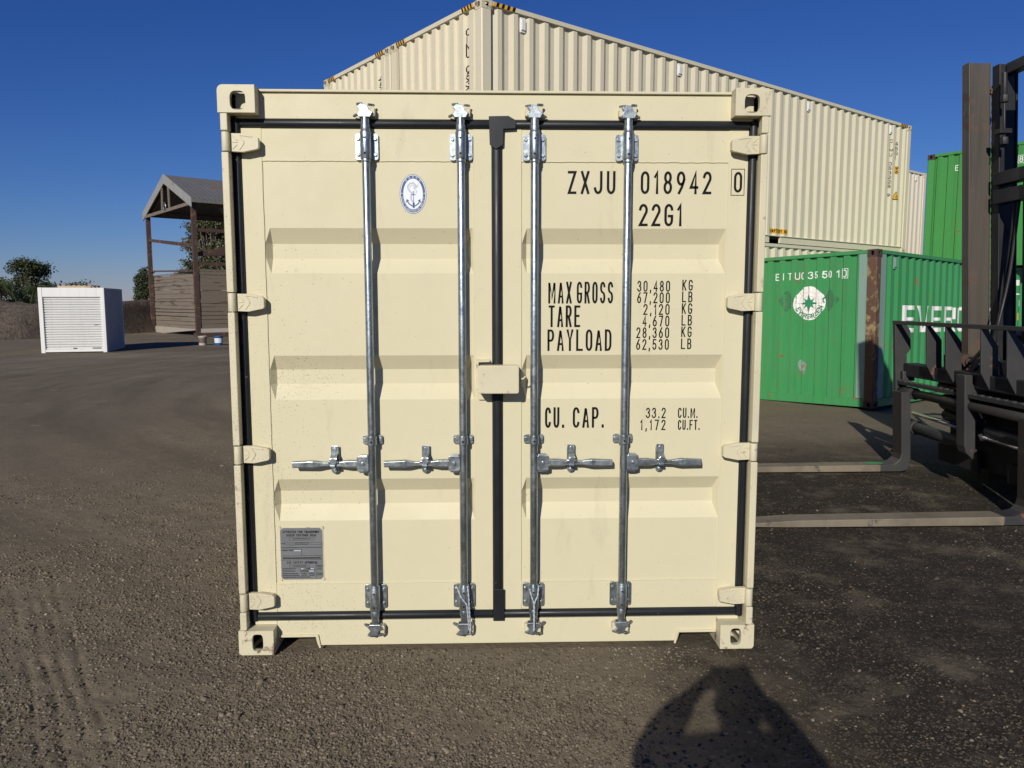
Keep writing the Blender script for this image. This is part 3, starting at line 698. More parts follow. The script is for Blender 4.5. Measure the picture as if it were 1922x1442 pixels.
# markings on the right door, one mesh per word
f = fm(YD+.005); fs = fm(YD)
def mk(s, x0, x1, z0, z1, w, ff=f, gap=.42):
    text(MB(), s, x0, x1, z0, z1, w, ff, 0, gap).build('lettering', MT['decal_black'], DR, recalc=False)
mk('ZXJU', .321, .539, 2.140, 2.243, .0115, gap=.5); mk('018942', .655, .981, 2.141, 2.243, .0115, gap=.5); mk('22G1', .649, .850, 1.996, 2.097, .0118)
mb = text(MB(), '0', 1.083, 1.121, 2.148, 2.241, .0110, fs)
strip(mb, [(1.071, 2.136), (1.131, 2.136), (1.131, 2.253), (1.071, 2.253), (1.071, 2.136)], .003, fs, 0)
mb.build('lettering', MT['decal_black'], DR, recalc=False)
mk('MAX', .234, .343, 1.643, 1.743, .0093); mk('GROSS', .366, .535, 1.643, 1.743, .0093); mk('TARE', .236, .383, 1.534, 1.634, .0100); mk('PAYLOAD', .231, .530, 1.423, 1.523, .0100)
for s_, x0, z0 in (('30,480', .647, 1.697), ('67,200', .647, 1.644), ('2,120', .677, 1.590), ('4,670', .674, 1.536), ('28,360', .646, 1.482), ('62,530', .646, 1.427)):
    mk(s_, x0, .800, z0, z0+.0505, .0058, gap=.5)
for i, s_ in enumerate(('KG', 'LB')*3):
    z0 = (1.702, 1.648, 1.594, 1.540, 1.486, 1.430)[i]; mk(s_, .857, .906, z0, z0+.050, .0058, gap=.5)
mk('CU.', .221, .312, 1.060, 1.158, .0105); mk('CAP.', .352, .500, 1.060, 1.158, .0105)
mk('33.2', .698, .792, 1.104, 1.154, .0058); mk('1,172', .672, .792, 1.047, 1.097, .0058, gap=.6)
mk('CU.M.', .850, .944, 1.104, 1.153, .0058, gap=.36); mk('CU.FT.', .851, .955, 1.047, 1.095, .0058, gap=.36)
# oval society emblem on the left door
mb = MB(); cx, cz = -.3825, 2.1375; f2 = lambda u, v, k: (u, YD+.005-.0006-.00015*k, v)
disc_mb(mb, cx, cz, .0605, .0880, f2, 0, 0); disc_mb(mb, cx, cz, .0585, .0855, f2, 2, 1); disc_mb(mb, cx, cz, .0555, .0825, f2, 4, 0); disc_mb(mb, cx, cz, .0445, .0685, f2, 6, 1)
def arcsec(s, rx, rz, a0, a1, hgt, w, mi, k, flip):
    n = len(s)
    for i, ch in enumerate(s):
        if ch == ' ': continue
        a = math.radians(a0+(a1-a0)*(i+.5)/n); ux, uz = math.cos(a), math.sin(a)
        px, pz = cx+rx*ux, cz+rz*uz
        tx, tz = (-rx*math.sin(a), rz*math.cos(a)); L = math.hypot(tx, tz); tx, tz = tx/L, tz/L
        if flip: tx, tz = -tx, -tz
        nx_, nz_ = -tz, tx; cw = hgt*.55
        for pl in GL[ch]: strip(mb, [(px+tx*(p[0]-.5)*cw+nx_*(p[1]-.5)*hgt, pz+tz*(p[0]-.5)*cw+nz_*(p[1]-.5)*hgt) for p in pl], w, f2, k, mi)
arcsec('CHINA CLASSIFICATION SOCIETY', .0500, .0755, 188, 352, .0066, .0011, 1, 8, False)
for a in (52, 71, 90, 109, 128):   # five characters along the top
    t = math.radians(a); px, pz = cx+.05*math.cos(t), cz+.0755*math.sin(t)
    for dx, dz, w_, h_ in ((0, .003, .0075, .0011), (0, 0, .0075, .0011), (0, -.003, .0065, .0011), (-.0025, 0, .0011, .008), (.0025, 0, .0011, .008)):
        mb.grid([[f2(px+dx-w_/2, pz+dz-h_/2, 8), f2(px+dx+w_/2, pz+dz-h_/2, 8)], [f2(px+dx-w_/2, pz+dz+h_/2, 8), f2(px+dx+w_/2, pz+dz+h_/2, 8)]], 1)
for sgn in (-1, 1): disc_mb(mb, cx+sgn*.0505, cz+.003, .0022, .0026, f2, 8, 1, n=10)
A = lambda *p: [(cx+x*.001, cz+z*.001) for x, z in p]
strip(mb, A((2, 4), (2, -46)), .0026, f2, 8, 0); strip(mb, A((-9, -3), (11, -3)), .0030, f2, 9, 0)
strip(mb, A((-28, -28), (-20, -42), (-8, -51), (2, -55), (12, -51), (24, -42), (30, -28)), .0050, f2, 9, 0)
strip(mb, A((2, -58), (2, -44)), .009, f2, 8, 0); strip(mb, A((-31, -36), (-28, -25), (-20, -30)), .0035, f2, 10, 0); strip(mb, A((23, -30), (31, -25), (33, -37)), .0035, f2, 10, 0)
disc_mb(mb, cx+.002, cz+.008, .004, .0055, f2, 8, 0, n=14); disc_mb(mb, cx+.002, cz+.008, .002, .003, f2, 10, 1, n=10)
strip(mb, A((4, -40), (-8, -26), (-10, -12), (-2, 0), (-10, 8), (-22, 22), (-24, 34), (-14, 46), (0, 48), (10, 42), (14, 32), (6, 26)), .0075, f2, 7, 2)
strip(mb, A((-16, 30), (-6, 38), (6, 36), (18, 30), (22, 38)), .0035, f2, 8, 2); strip(mb, A((0, 48), (2, 56)), .002, f2, 8, 2); strip(mb, A((16, 34), (24, 46)), .0018, f2, 8, 2); strip(mb, A((6, 22), (16, 16), (14, 4)), .003, f2, 8, 2)
mb.build('oval_sticker', [MT['decal_blue'], MT['decal_pale'], MT['decal_grey']], DL, recalc=False)
# etched data plate, riveted
mb = MB(); x0, x1, z0, z1 = -1.032, -.834, .337, .588; yp = YD+.005
mb.prism([(x0-.004, z0-.003), (x1+.004, z0-.003), (x1+.004, z1+.003), (x0-.004, z1+.003)], yp-.0022, yp-.0006, mi=2)
mb.prism([(x0, z0+.012), (x0+.012, z0), (x1-.012, z0), (x1, z0+.012), (x1, z1-.012), (x1-.012, z1), (x0+.012, z1), (x0, z1-.012)], yp-.0040, yp-.0023)
for a in (x0-.001, x1+.001):
    for b_ in (z0, z1): mb.cyl((a, yp-.001, b_), (a, yp-.007, b_), .008, .005, n=10, mi=2)
fp = lambda u, v, k: (u, yp-.0046-.0001*k, v); W_ = x1-x0; H_ = z1-z0
L = lambda u: x0+u*W_
Zp = lambda v: z1-v*H_
def pt(s, u0, u1, v0, v1, w=.0015): text(mb, s, L(u0), L(u1), Zp(v1), Zp(v0), w, fp, 1, .45)
pt('APPROVED FOR TRANSPORT', .06, .93, .05, .095, .0017); pt('UNDER CUSTOMS SEAL', .15, .86, .115, .16, .0017); pt('CSC SAFETY APPROVAL', .14, .87, .645, .69, .0017)
for u0, u1, v0, v1 in ((.21, .80, .18, .235), (.2, .67, .715, .76), (.45, .79, .775, .81), (.45, .79, .82, .855), (.7, .98, .28, .32), (.1, .36, .285, .325)):
    strip(mb, [(L(u0), Zp(v0)), (L(u1), Zp(v0)), (L(u1), Zp(v1)), (L(u0), Zp(v1)), (L(u0), Zp(v0))], .0011, fp, 0, 1)
for a, b_, c_, d_ in ((.02, .375, .98, .37), (.02, .385, .98, .382), (.02, .54, .98, .535), (.02, .62, .98, .615), (.5, .42, .5, .535), (.83, .70, .83, .98), (.02, .42, .5, .415)):
    strip(mb, [(L(a), Zp(b_)), (L(c_), Zp(d_))], .0013, fp, 0, 1)
rr_ = random.Random(5)   # lines of print too small to read
for u0, u1, v in ((.3, .72, .208), (.36, .68, .285), (.38, .66, .315), (.02, .1, .30), (.03, .17, .435), (.2, .3, .435), (.05, .95, .575), (.05, .95, .59), (.28, .6, .737), (.03, .35, .79), (.6, .7, .79), (.03, .33, .835), (.48, .66, .838), (.03, .4, .885), (.48, .62, .885), (.66, .8, .885), (.03, .43, .92), (.48, .62, .92), (.66, .8, .92), (.03, .7, .955), (.85, .98, .73), (.86, .97, .76), (.85, .97, .80), (.85, .98, .88), (.85, .98, .91)):
    u = u0
    while u < u1:
        w = rr_.uniform(.008, .018); strip(mb, [(L(u), Zp(v)), (L(min(u+w, u1)), Zp(v))], .0040, fp, 0, 1, ext=False); u += w+rr_.uniform(.004, .010)
for u0, u1, v in ((.32, .48, .437), (.47, .53, .792), (.7, .78, .792), (.66, .78, .838)): strip(mb, [(L(u0), Zp(v)), (L(u1), Zp(v))], .0055, fp, 0, 3, ext=False)
mb.build('data_plate', [MT['plate_grey'], MT['decal_black'], CW, MT['decal_grey']], DL, recalc=False)
# sides, end, roof and floor
def wave(x, per, fo, sl, fi):
    t = x % per
    if t < fo: return 0.0
    if t < fo+sl: return (t-fo)/sl
    if t < fo+sl+fi: return 1.0
    return max(0.0, 1-(t-fo-sl-fi)/sl)
def folds(a, b, per, fo, sl, fi):
    xs_ = [a]; k = math.floor(a/per)
    while k*per < b:
        for o in (0, fo, fo+sl, fo+sl+fi):
            x = k*per+o
            if a+1e-4 < x < b-1e-4: xs_.append(x)
        k += 1
    return xs_+[b]
SIDE = (.278, .072, .068, .070); END = (.236, .098, .022, .094)
for sx in (-1, 1):
    xs_ = folds(.178, 5.88, *SIDE)
    MB().grid([[(sx*(1.205-.036*wave(y, *SIDE)), y, z) for y in xs_] for z in (.15, 2.535)]).build('side_wall', C1, HERO)
    MB().box(*((1.165, 1.219) if sx > 0 else (-1.219, -1.165)), .1785, 5.88, 2.535, 2.588).build('top_rail', C1, HERO, bevel=.003)
    MB().box(*((1.165, 1.213) if sx > 0 else (-1.213, -1.165)), .1785, 5.88, .014, .155).build('bottom_rail', C1, HERO, bevel=.003)
xs_ = folds(-1.16, 1.16, *END)
MB().grid([[(x, 6.02-.04*wave(x, *END), z) for x in xs_] for z in (.02, 2.58)]).build('end_wall', C1, HERO)
MB().box(-1.164, 1.164, .2, 6.02, 2.57, 2.584).build('roof', C1, HERO)
MB().box(-1.16, 1.16, .13, 6.0, .12, .16).build('floor', MT['timber'], HERO)
# ------------------------------------------------------------------ the containers behind: local x along the length, y across (the visible long side is y = 0), z up
_cast = {}
def cast_mesh(fx, fy, top):
    k = (fx, fy, top)
    if k not in _cast:
        mb = MB(); holed_box(mb, 0, .178, 0, .162, 0, .118, {'-x': (.078, .06, .028, .036), '-y': (.09, .06, .036, .028), '+z': (.09, .081, .05, .03)}, n=16)
        mb.warp(lambda x, y, z: (x if not fx else .178-x, y if not fy else .162-y, z if top else .118-z)); _cast[k] = mb
    return _cast[k]
_mc = {}
def cm(key, make, mats):
    k = (key, tuple(m.name for m in mats))
    if k not in _mc: _mc[k] = make().mesh(key[0], mats)
    return _mc[k]
def container(label, group, L, H, body, loc, rot=None, axes=None, castm=None, postm=None, edge=None, pocket=False, detail=True, cat='shipping container', name='shipping_container', W=2.438):
    root = empty(name, loc); tag(root, label, cat, group)
    if axes is not None:
        e, n, u = axes; root.matrix_world = Matrix(((e[0], n[0], u[0], loc[0]), (e[1], n[1], u[1], loc[1]), (e[2], n[2], u[2], loc[2]), (0, 0, 0, 1)))
    else: root.rotation_euler = (0, 0, rot)
    B = MT[body]; CMt = MT[castm or body]; PM = MT[postm or body]; key = (L, H, body)
    for fx in (0, 1):
        for fy in (0, 1):
            for top in (0, 1):
                me = cm(('corner_casting', fx, fy, top), lambda: cast_mesh(fx, fy, top), [CMt, MT['dark']])  # insides black, the hole shade put into the colour
                link_mesh('corner_casting', me, root, (0 if not fx else L-.178, 0 if not fy else W-.162, H-.118 if top else 0))
            def post():
                mb = MB(); sgx = -1 if fx else 1; sgy = -1 if fy else 1
                x, y = (L if fx else 0), (W if fy else 0)
                pl = [(0, .02), (.012, .004), (.15, .004), (.15, .03), (.05, .03), (.05, .16), (.006, .16), (.002, .03)]
                return mb.prism([(x+sgx*a, y+sgy*(b)) for a, b in pl], .1182, H-.1182, 'z')
            link_mesh('corner_post', cm(('corner_post', fx, fy, L, H), post, [PM]), root)
    for sy in (0, 1):
        y = lambda d: d if not sy else W-d
        xs_ = folds(.15, L-.15, *SIDE)
        def wall():
            mb = MB().grid([[(x, y(.022+.036*wave(x, *SIDE)), z) for x in xs_] for z in (.150, H-.062)])
            if edge:
                mb.grid([[(.1505, y(.016), z), (.36, y(.016), z)] for z in (.155, H-.064)], 1)
            return mb
        link_mesh('side_wall', cm(('side_wall', sy, L, H, bool(edge)), wall, [B, MT[edge or body]]), root)
        def rail():
            return MB().prism([(y(.006), H-.062), (y(.006), H-.004), (y(.07), H-.004), (y(.07), H-.062)], .1785, L-.1785, 'x')
        link_mesh('top_rail', cm(('top_rail', sy, L, H), rail, [B]), root)
        def brail():
            mb = MB()
            segs = [(.1785, L-.1785)]
            if pocket:
                pcs = [(L/2+.66, L/2+1.03), (L/2-1.03, L/2-.66)]
                segs = [(.1785, pcs[1][0]), (pcs[1][1], pcs[0][0]), (pcs[0][1], L-.1785)]
                for a, b in pcs:
                    mb.prism([(y(.0145), .139), (y(.0145), .150), (y(.06), .150), (y(.06), .139)], a, b, 'x')
                    mb.prism([(y(.25), .015), (y(.25), .139), (y(.26), .139), (y(.26), .015)], a, b, 'x', 1)  # black back wall: the pocket's inner shade put into the colour
            for a, b in segs: mb.prism([(y(.028), .014), (y(.028), .136), (y(.004), .140), (y(.004), .150), (y(.07), .150), (y(.07), .014)], a, b, 'x')
            return mb
        link_mesh('bottom_rail', cm(('bottom_rail', sy, L, H, pocket), brail, [B, MT['dark']]), root)
    for ex in (0, 1):
        x = lambda d: d if not ex else L-d
        ys_ = folds(.15, W-.15, *END)
        def ewall():
            mb = MB().grid([[(x(.024+.042*wave(y_, *END)), y_, z) for y_ in ys_] for z in (.15, H-.062)])
            if edge: mb.grid([[(x(.015), y_, z) for y_ in (.1505, .30)] for z in (.155, H-.064)], 1)
            return mb
        link_mesh('end_wall', cm(('end_wall', ex, L, H, bool(edge)), ewall, [B, MT[edge or body]]), root)
        link_mesh('end_rail', cm(('end_rail', ex, L, H), lambda: MB().prism([(x(.006), H-.062), (x(.006), H-.004), (x(.08), H-.004), (x(.08), H-.062)], .1625, W-.1625, 'y').warp(lambda a, b, c: (a, b, c)), [B]), root)
        link_mesh('end_sill', cm(('end_sill', ex, L, H), lambda: MB().prism([(x(.008), .014), (x(.008), .150), (x(.08), .150), (x(.08), .014)], .1625, W-.1625, 'y'), [B]), root)
    def roof():
        ys_ = folds(.18, L-.18, .209, .091, .0135, .091)
        return MB().grid([[(x_, .0705+(W-.141)*j, H-.006-.018*wave(x_, .209, .091, .0135, .091)) for x_ in ys_] for j in (0, 1)])
    link_mesh('roof', cm(('roof', L, H), roof, [B]), root)
    link_mesh('floor', cm(('floor', L, H), lambda: MB().box(.0805, L-.0805, .0705, W-.0705, .10, .148), [MT['dark']]), root)
    return root
def on_side(off=.003): return lambda u, v, k: (u, .022+.036*wave(u, *SIDE)-off-.0003*k, v)
def on_end(off=.003, W=2.438): return lambda u, v, k: (.024+.042*wave(W-u, *END)-off-.0003*k, W-u, v)
def vtext(mb, s, u, ztop, cw, ch, pitch, w, fmap, mi=0):
    for i, c in enumerate(s):
        z = ztop-i*pitch
        if c != ' ': text(mb, c, u, u+cw*GW.get(c, 1), z-ch, z, w, fmap, mi, maxseg=.02)
def hazard(root, axis, a0, a1, H):
    """yellow and black slanted bands on the top rail beside the corner"""
    mb = MB(); n = 8; w = (a1-a0)/n
    for i in range(n):
        p = [(a0+i*w, H-.061), (a0+(i+1)*w, H-.061), (a0+(i+1)*w+.02, H-.005), (a0+i*w+.02, H-.005)]
        mb.add([((q[0], .0035, q[1]) if axis == 'x' else (.0035, q[0], q[1])) for q in p], [(0, 1, 2, 3)], i % 2)
    mb.build('hazard_stripe', [MT['decal_yellow'], MT['decal_black']], root, recalc=False)
def vents(root, xs_, H, m='white'):
    for x in xs_:
        k = (round(x/.278-.75))*.278+.141+.034   # seated in a valley
        mb = MB().prism([(k-.045, H-.29), (k+.045, H-.29), (k+.045, H-.09), (k-.045, H-.09)], .034, .056).prism([(k-.036, H-.26), (k+.036, H-.26), (k+.036, H-.12), (k-.036, H-.12)], .016, .0338)
        mb.build('vent', MT[m], root, bevel=.006)
AY = .638; ae = Vector((math.cos(AY), math.sin(AY), 0)); an_ = Vector((-ae.y, ae.x, 0)); A0 = Vector((-.128, 7.176, -.140))
HC = 2.896; G1 = 'beige forty foot containers stacked behind the near container'
base = A0+Vector((0, 0, .0))
container('lower beige container of the near stack, a strip showing above the green container', G1, 12.192, HC, 'beige', tuple(base), AY)
ta = container('upper beige container of the near stack, black lettering and yellow triangle at its right end', G1, 12.192, HC, 'beige', tuple(base+Vector((0, 0, HC+.001))), AY, pocket=True, castm='cream_chip')
b2 = A0+an_*2.468
container('lower beige container under the one showing at the upper left', G1, 12.192, HC, 'beige', tuple(b2), AY)
tb = container('upper beige container, leftmost of the two ends rising above the cream container', G1, 12.192, HC, 'beige', tuple(b2+Vector((0, 0, HC+.001))), AY, castm='cream_chip')
c2 = Vector((12.939, 20.341, -.141))-ae*11.2
for i, nm in enumerate(('lower beige container of the far stack, hidden behind the green containers', 'upper beige container of the far stack, just showing right of the near stack')):
    rc = container(nm, G1, 12.192, HC, 'beige2', tuple(c2+Vector((0, 0, i*(HC+.001)))), AY)
vents(rc, [11.5], HC)
mb = MB(); f = on_side(); vtext(mb, 'CIMU 053228 9', 11.31, 2.50, .075, .075, .099, .013, f); vtext(mb, '45G1', 11.57, 2.48, .08, .085, .106, .013, f)
mb.build('lettering', MT['decal_black'], ta, recalc=False)
mb = MB(); vtext(mb, 'CIMU 053228 9', 2.438-.455, 2.626, .08, .095, .098, .015, on_end()); mb.build('lettering', MT['decal_black'], ta, recalc=False)
mb = MB(); vtext(mb, '45G1', 2.438-.455, 2.55, .08, .095, .105, .015, on_end()); mb.build('lettering', MT['decal_black'], tb, recalc=False)
for r in (ta, tb):
    hazard(r, 'y', .2, .47, HC)
    hazard(r, 'y', 2.0, 2.26, HC)
hazard(ta, 'x', .19, .56, HC); hazard(ta, 'x', 11.66, 12.0, HC)
vents(ta, (.73, 4.06, 7.96, 11.2), HC)
def patch(root, name, u0, u1, v0, v1, fmap, mats, fn, seg=.02):
    mb = MB(); nu = max(2, int((u1-u0)/seg)); mb.grid([[fmap(u0+(u1-u0)*i/nu, v, 0) for i in range(nu+1)] for v in (v0, v1)], 0)
    if fn: fn(mb)
    return mb.build(name, mats, root, recalc=False)
yb = [MT['decal_yellow'], MT['decal_black']]
patch(ta, 'safety_sticker', 6.80, 7.40, .195, .285, on_side(.004), yb, lambda mb: text(mb, 'EMPTY LIFT ONLY', 6.83, 7.37, .21, .27, .012, on_side(.006), 1, maxseg=.02))
patch(ta, 'height_sticker', 11.60, 11.69, 1.77, 1.94, on_side(.004), yb, lambda mb: (text(mb, '9', 11.61, 11.68, 1.86, 1.93, .014, on_side(.006), 1), text(mb, '6', 11.61, 11.68, 1.78, 1.85, .014, on_side(.006), 1)))
mb = MB(); f = on_side(.004); f6 = on_side(.006)
def tri(mb, s, fm_, mi, cu=11.66, cv=1.275):
    n = 12
    mb.grid([[fm_(cu+s*(-.115+.23*i/n)*t, cv+s*(-.08+.19*(1-t)), 0) for i in range(n+1)] for t in (1, .8, .6, .4, .2, .01)], mi)
tri(mb, 1.0, f, 1); tri(mb, .80, f6, 0); strip(mb, [(11.67, 1.30), (11.65, 1.25), (11.675, 1.255), (11.655, 1.21)], .012, on_side(.008), 0, 1)
mb.build('warning_sticker', yb, ta, recalc=False)
# green containers
def tilted(a, tx, ty):
    e = Vector((math.cos(a), math.sin(a), tx)).normalized(); n = Vector((-math.sin(a), math.cos(a), ty)); n = (n-e*n.dot(e)).normalized(); return e, n, e.cross(n)
G2 = 'green containers at the right'
ga = container('lower green container with a rusty corner post and a white round emblem', G2, 12.192, 2.591, 'green', (6.21, 8.793, -.096), axes=tilted(.667, -.017, -.027), castm='dark_rust', postm='rust', edge='pale_green')
gb = container('upper green container standing behind the forklift mast, clear of rust', G2, 6.058, 2.591, 'green2', (11.42, 12.371, 2.40), rot=.60, castm='dark_rust')
WE = 2.438
def enumber(root, s_spec, m):
    f = on_end(.004)
    for i0, i1 in ((0, 1), (1, 3), (3, 5), (5, 7), (7, 9), (9, 11)):
        mb = MB()
        for c, t in s_spec[i0:i1]:
            w = .075 if c not in '1I' else .05; text(mb, c, WE-t, WE-t+w, 2.165, 2.29, .017, f, 0, maxseg=.015)
        if i1 < 11: mb.build('lettering', m, root, recalc=False)
    t = s_spec[-1][1]; f5 = on_end(.004); u = WE-t-.02
    strip(mb, [(u, 2.15), (u+.115, 2.15), (u+.115, 2.305), (u, 2.305), (u, 2.15)], .010, f5, 3, 0, .015)
    mb.build('lettering', m, root, recalc=False)
TP = (1.845, 1.69, 1.60, 1.445, 1.345, 1.20, 1.095, .945, .845, .70, .585)
enumber(ga, list(zip('EITU0355010', TP)), MT['decal_white'])
enumber(gb, list(zip('EITU0216458', (1.845, 1.66, 1.56, 1.42, 1.32, 1.20, 1.095, .945, .845, .68, .54))), MT['decal_white'])
# round emblem on the lower green end
mb = MB(); f = on_end(.004); cu, cv, ra = WE-1.175, 1.748, .285; n = 72
jr = random.Random(4); jg = [1+.025*math.sin(j*.35+1)+jr.uniform(-.012, .012) for j in range(73)]; jg[72] = jg[0]
rows = [[f(cu+ra*t*math.cos(2*math.pi*j/n)*jg[j], cv+ra*t*math.sin(2*math.pi*j/n)*jg[j], 0) for j in range(n+1)] for t in [i/16 for i in range(17)]]
mb.grid(rows, 0)
g_ = on_end(.0055)
for a in range(0, 360, 45): strip(mb, [(cu+.06*math.cos(math.radians(a)), cv+.06*math.sin(math.radians(a))), (cu+.27*math.cos(math.radians(a)), cv+.27*math.sin(math.radians(a)))], .007, g_, 0, 1, .02)
for r_c in (.12, .19): strip(mb, [(cu+r_c*math.cos(t), cv+r_c*math.sin(t)) for t in [2*math.pi*i/40 for i in range(41)]], .006, g_, 1, 1, .02)
h_ = on_end(.0075); st = []
for i in range(16):
    r = (.165 if i % 4 == 0 else .118) if i % 2 == 0 else .058; st.append((r*math.cos(math.pi*i/8), r*math.sin(math.pi*i/8)))
for i in range(16):
    A, B = st[i], st[(i+1) % 16]; m_ = 10
    mb.grid([[h_(cu-.005+(A[0]+(B[0]-A[0])*k/4)*j/m_, cv+.0+(A[1]+(B[1]-A[1])*k/4)*j/m_, 0) for k in range(5)] for j in range(m_+1)], 2)
for i, ch in enumerate('EVERGREEN'):
    a = math.radians(198+(342-198)*(i+.5)/9+(6 if i > 5 else 0)); px, pz = cu+.225*math.cos(a), cv+.225*math.sin(a); tx, tz = -math.sin(a), math.cos(a)
    for pl in GL[ch]: strip(mb, [(px+tx*(p[0]-.5)*.045-tz*(p[1]-.5)*.068, pz+tz*(p[0]-.5)*.045+tx*(p[1]-.5)*.068) for p in pl], .015, h_, 1, 2, .012)
mb.build('round_sticker', [MT['decal_white'], MT['decal_red'], MT['decal_green']], ga, recalc=False)
# big word along the long side: heavy block letters
mb = MB(); f = on_side(.004); z0, z1 = 1.235, 1.70
def blk(*rects, u):
    for a, b, c, d in rects:
        nu = max(1, math.ceil((b-a)/.02)); mb.grid([[f(u+a+(b-a)*i/nu, z0+v*(z1-z0), 0) for i in range(nu+1)] for v in (c, d)], 0)
def slant(u, a0, a1, b0, b1, v0, v1, k=0):
    m_ = 16; mb.grid([[f(u+a0+(b0-a0)*j/m_+((a1-a0)+((b1-b0)-(a1-a0))*j/m_)*i/10, z0+(v0+(v1-v0)*j/m_)*(z1-z0), k) for i in range(11)] for j in range(m_+1)], 0)
LWd = {'E': .50, 'V': .53, 'R': .54, 'G': .54, 'N': .54}
u = 1.067
for c in 'EVERGREEN':
    w = LWd[c]; s_ = .17
    if c == 'E': blk((0, s_, 0, 1), (s_, w, .84, 1), (s_, w-.03, .44, .56), (s_, w, 0, .16), u=u)
    if c == 'R': blk((0, s_, 0, 1), (s_, w-.14, .86, 1), (s_, w-.14, .44, .56), (w-.14, w, .5, .97), u=u); slant(u, w-.27, w-.12, w-.15, w+.01, .5, 0, 1)
    if c == 'G': blk((0, s_, .05, .95), (s_, w, .86, 1), (s_, w, 0, .14), (w-.15, w, .14, .5), (w-.27, w-.15, .38, .5), u=u)
    if c == 'N': blk((0, .15, 0, 1), (w-.15, w, 0, 1), u=u); slant(u, .0, .17, w-.17, w, 1, 0, 1)
    if c == 'V': slant(u, 0, .19, .19, .29, 1, 0); slant(u, w-.12, w, .26, .33, 1, 0, 1)
    u += w+.06
mb.build('lettering', MT['decal_white'], ga, recalc=False)
vents(ga, (.85,), 2.591, 'pale_green')
mb = MB(); f = on_side(.004)
for u0, v0, w, h in ((6.6, 2.2, .1, .12), (6.7, 1.75, .09, .14), (6.62, 2.0, .16, .03)): mb.grid([[f(u0+w*i/4, v0+h*j, 0) for i in range(5)] for j in (0, 1)], 0)
mb.grid([[f(6.66+.14*i/4, 1.45+.16*j, 0) for i in range(5)] for j in (0, 1)], 1)
mb.build('side_markings', [MT['decal_white'], MT['decal_yellow']], ga, recalc=False)
mb = MB(); f = on_end(.003)   # bare scraped patch and old placard ghosts
jr = random.Random(9)
rows = [[f(WE-1.28+.085*math.cos(t)*k/4*(1+.2*math.sin(3*t)), .64+.13*math.sin(t)*k/4*(1+.25*math.cos(2*t+1)), 0) for t in [2*math.pi*i/24 for i in range(25)]] for k in range(5)]
mb.grid(rows, 0); mb.build('bare_patch', MT['pale_green'], ga, recalc=False)
mb = MB()
for cu_ in (WE-1.60, WE-.80): mb.grid([[f(cu_+(i/10-.5)*.30*(1-abs(j)), 1.80+j*.19, 0) for i in range(11)] for j in (-.99, -.66, -.33, 0, .33, .66, .99)], 0)
mb.build('placard_mark', paint('old_placard_mark', (.045, .17, .075), .6, .3, streak=.3), ga, recalc=False)
# ------------------------------------------------------------------ forklift at the right, forks lying on the ground towards the near container
FO = (4.9, 2.95, 0.0)
FK = empty('forklift', FO); tag(FK, 'black forklift with tall mast and two long forks lying on the ground', 'forklift')
def lean(x, y, z): return (x-.060*(z-1.0), y, z)
def fb(mb, name, m, bevel=.004, warp=True, parent=None, seg=2):
    if warp: mb.warp(lean)
    return mb.build(name, m, parent or FK, bevel=bevel, org=FO, seg=seg)
BK, GS, FS = MT['black'], MT['grey_steel'], MT['fork_steel']
for yc, tip in ((3.845, 1.70), (2.03, 1.72)):
    y0, y1 = yc-.085, yc+.085
    z0 = .002
    pl = [(tip, z0+.012), (tip+.012, z0+.026), (tip+.5, z0+.052), (3.80, z0+.066), (3.88, z0+.075), (3.925, z0+.11), (3.945, z0+.17), (3.958, .78), (4.035, .78), (4.045, .12), (4.03, .045), (3.99, z0+.01), (3.93, z0), (tip+.42, z0), (tip+.1, z0+.006)]
    blade = [(tip, z0+.012), (tip+.012, z0+.026), (tip+.5, z0+.052), (3.76, z0+.066), (3.76, z0), (tip+.42, z0), (tip+.1, z0+.006)]
    heel = [(3.7602, z0), (3.7602, z0+.066), (3.85, z0+.070), (3.91, z0+.085), (3.945, z0+.12), (3.958, z0+.17), (3.925, .78), (4.015, .78), (4.05, .14), (4.045, .06), (4.02, z0+.015), (3.96, z0)]
    mb = MB().prism(blade, y0, y1); k = len(mb.m); mb.prism(heel, y0, y1, mi=1)
    mb.m[k+2+5] = 2; mb.m[k+2+4] = 2
    fb(mb, 'fork', [FS, GS, MT['fork_dark']], .005, warp=False)
# the upright of the far fork reads dark and pitted; green paint left on its heel
mb = MB().prism([(3.79+.10*math.cos(t)-.06, 3.85+.045*math.sin(t)) for t in [2*math.pi*i/18 for i in range(18)]], .0705, .0722, 'z')
fb(mb, 'paint_patch', MT['green'], 0, warp=False)
# carriage
y0, y1, ym = 1.80, 4.06, 2.93
fb(MB().box(3.985, 4.025, y0, y1, 1.425, 1.462), 'backrest_bar', GS, .004)
def finger(yc, w=.018):
    return MB().prism([(3.988, 1.4245), (4.03, 1.4245), (4.13, 1.30), (4.13, 1.03), (4.175, .92), (4.12, .90), (4.06, .925), (3.988, 1.06)], yc-w/2, yc+w/2)
for yc in (3.47, 3.17, 2.68, 2.36): fb(finger(yc), 'backrest_upright', GS, .003)
for yc in (4.03, 1.83):
    fb(MB().prism([(3.985, 1.4245), (4.10, 1.4245), (4.14, 1.36), (4.14, 1.18), (4.10, 1.13), (4.10, .80), (4.09, .10), (3.995, .10), (3.985, .80)], yc-.025, yc+.025), 'backrest_side_plate', GS, .004)
fb(MB().box(4.06, 4.20, y0+.02, y1-.06, .915, 1.045), 'carriage_beam', BK, .01)
mb = MB().box(4.00, 4.085, y0+.03, y1-.06, .835, .868)
for i in range(22):
    y = y0+.10+i*.098
    mb.prism([(3.997, .8685), (4.03, .8685), (4.03, .882), (4.01, .882)], y, y+.045)
fb(mb, 'notched_rail', GS, .003)
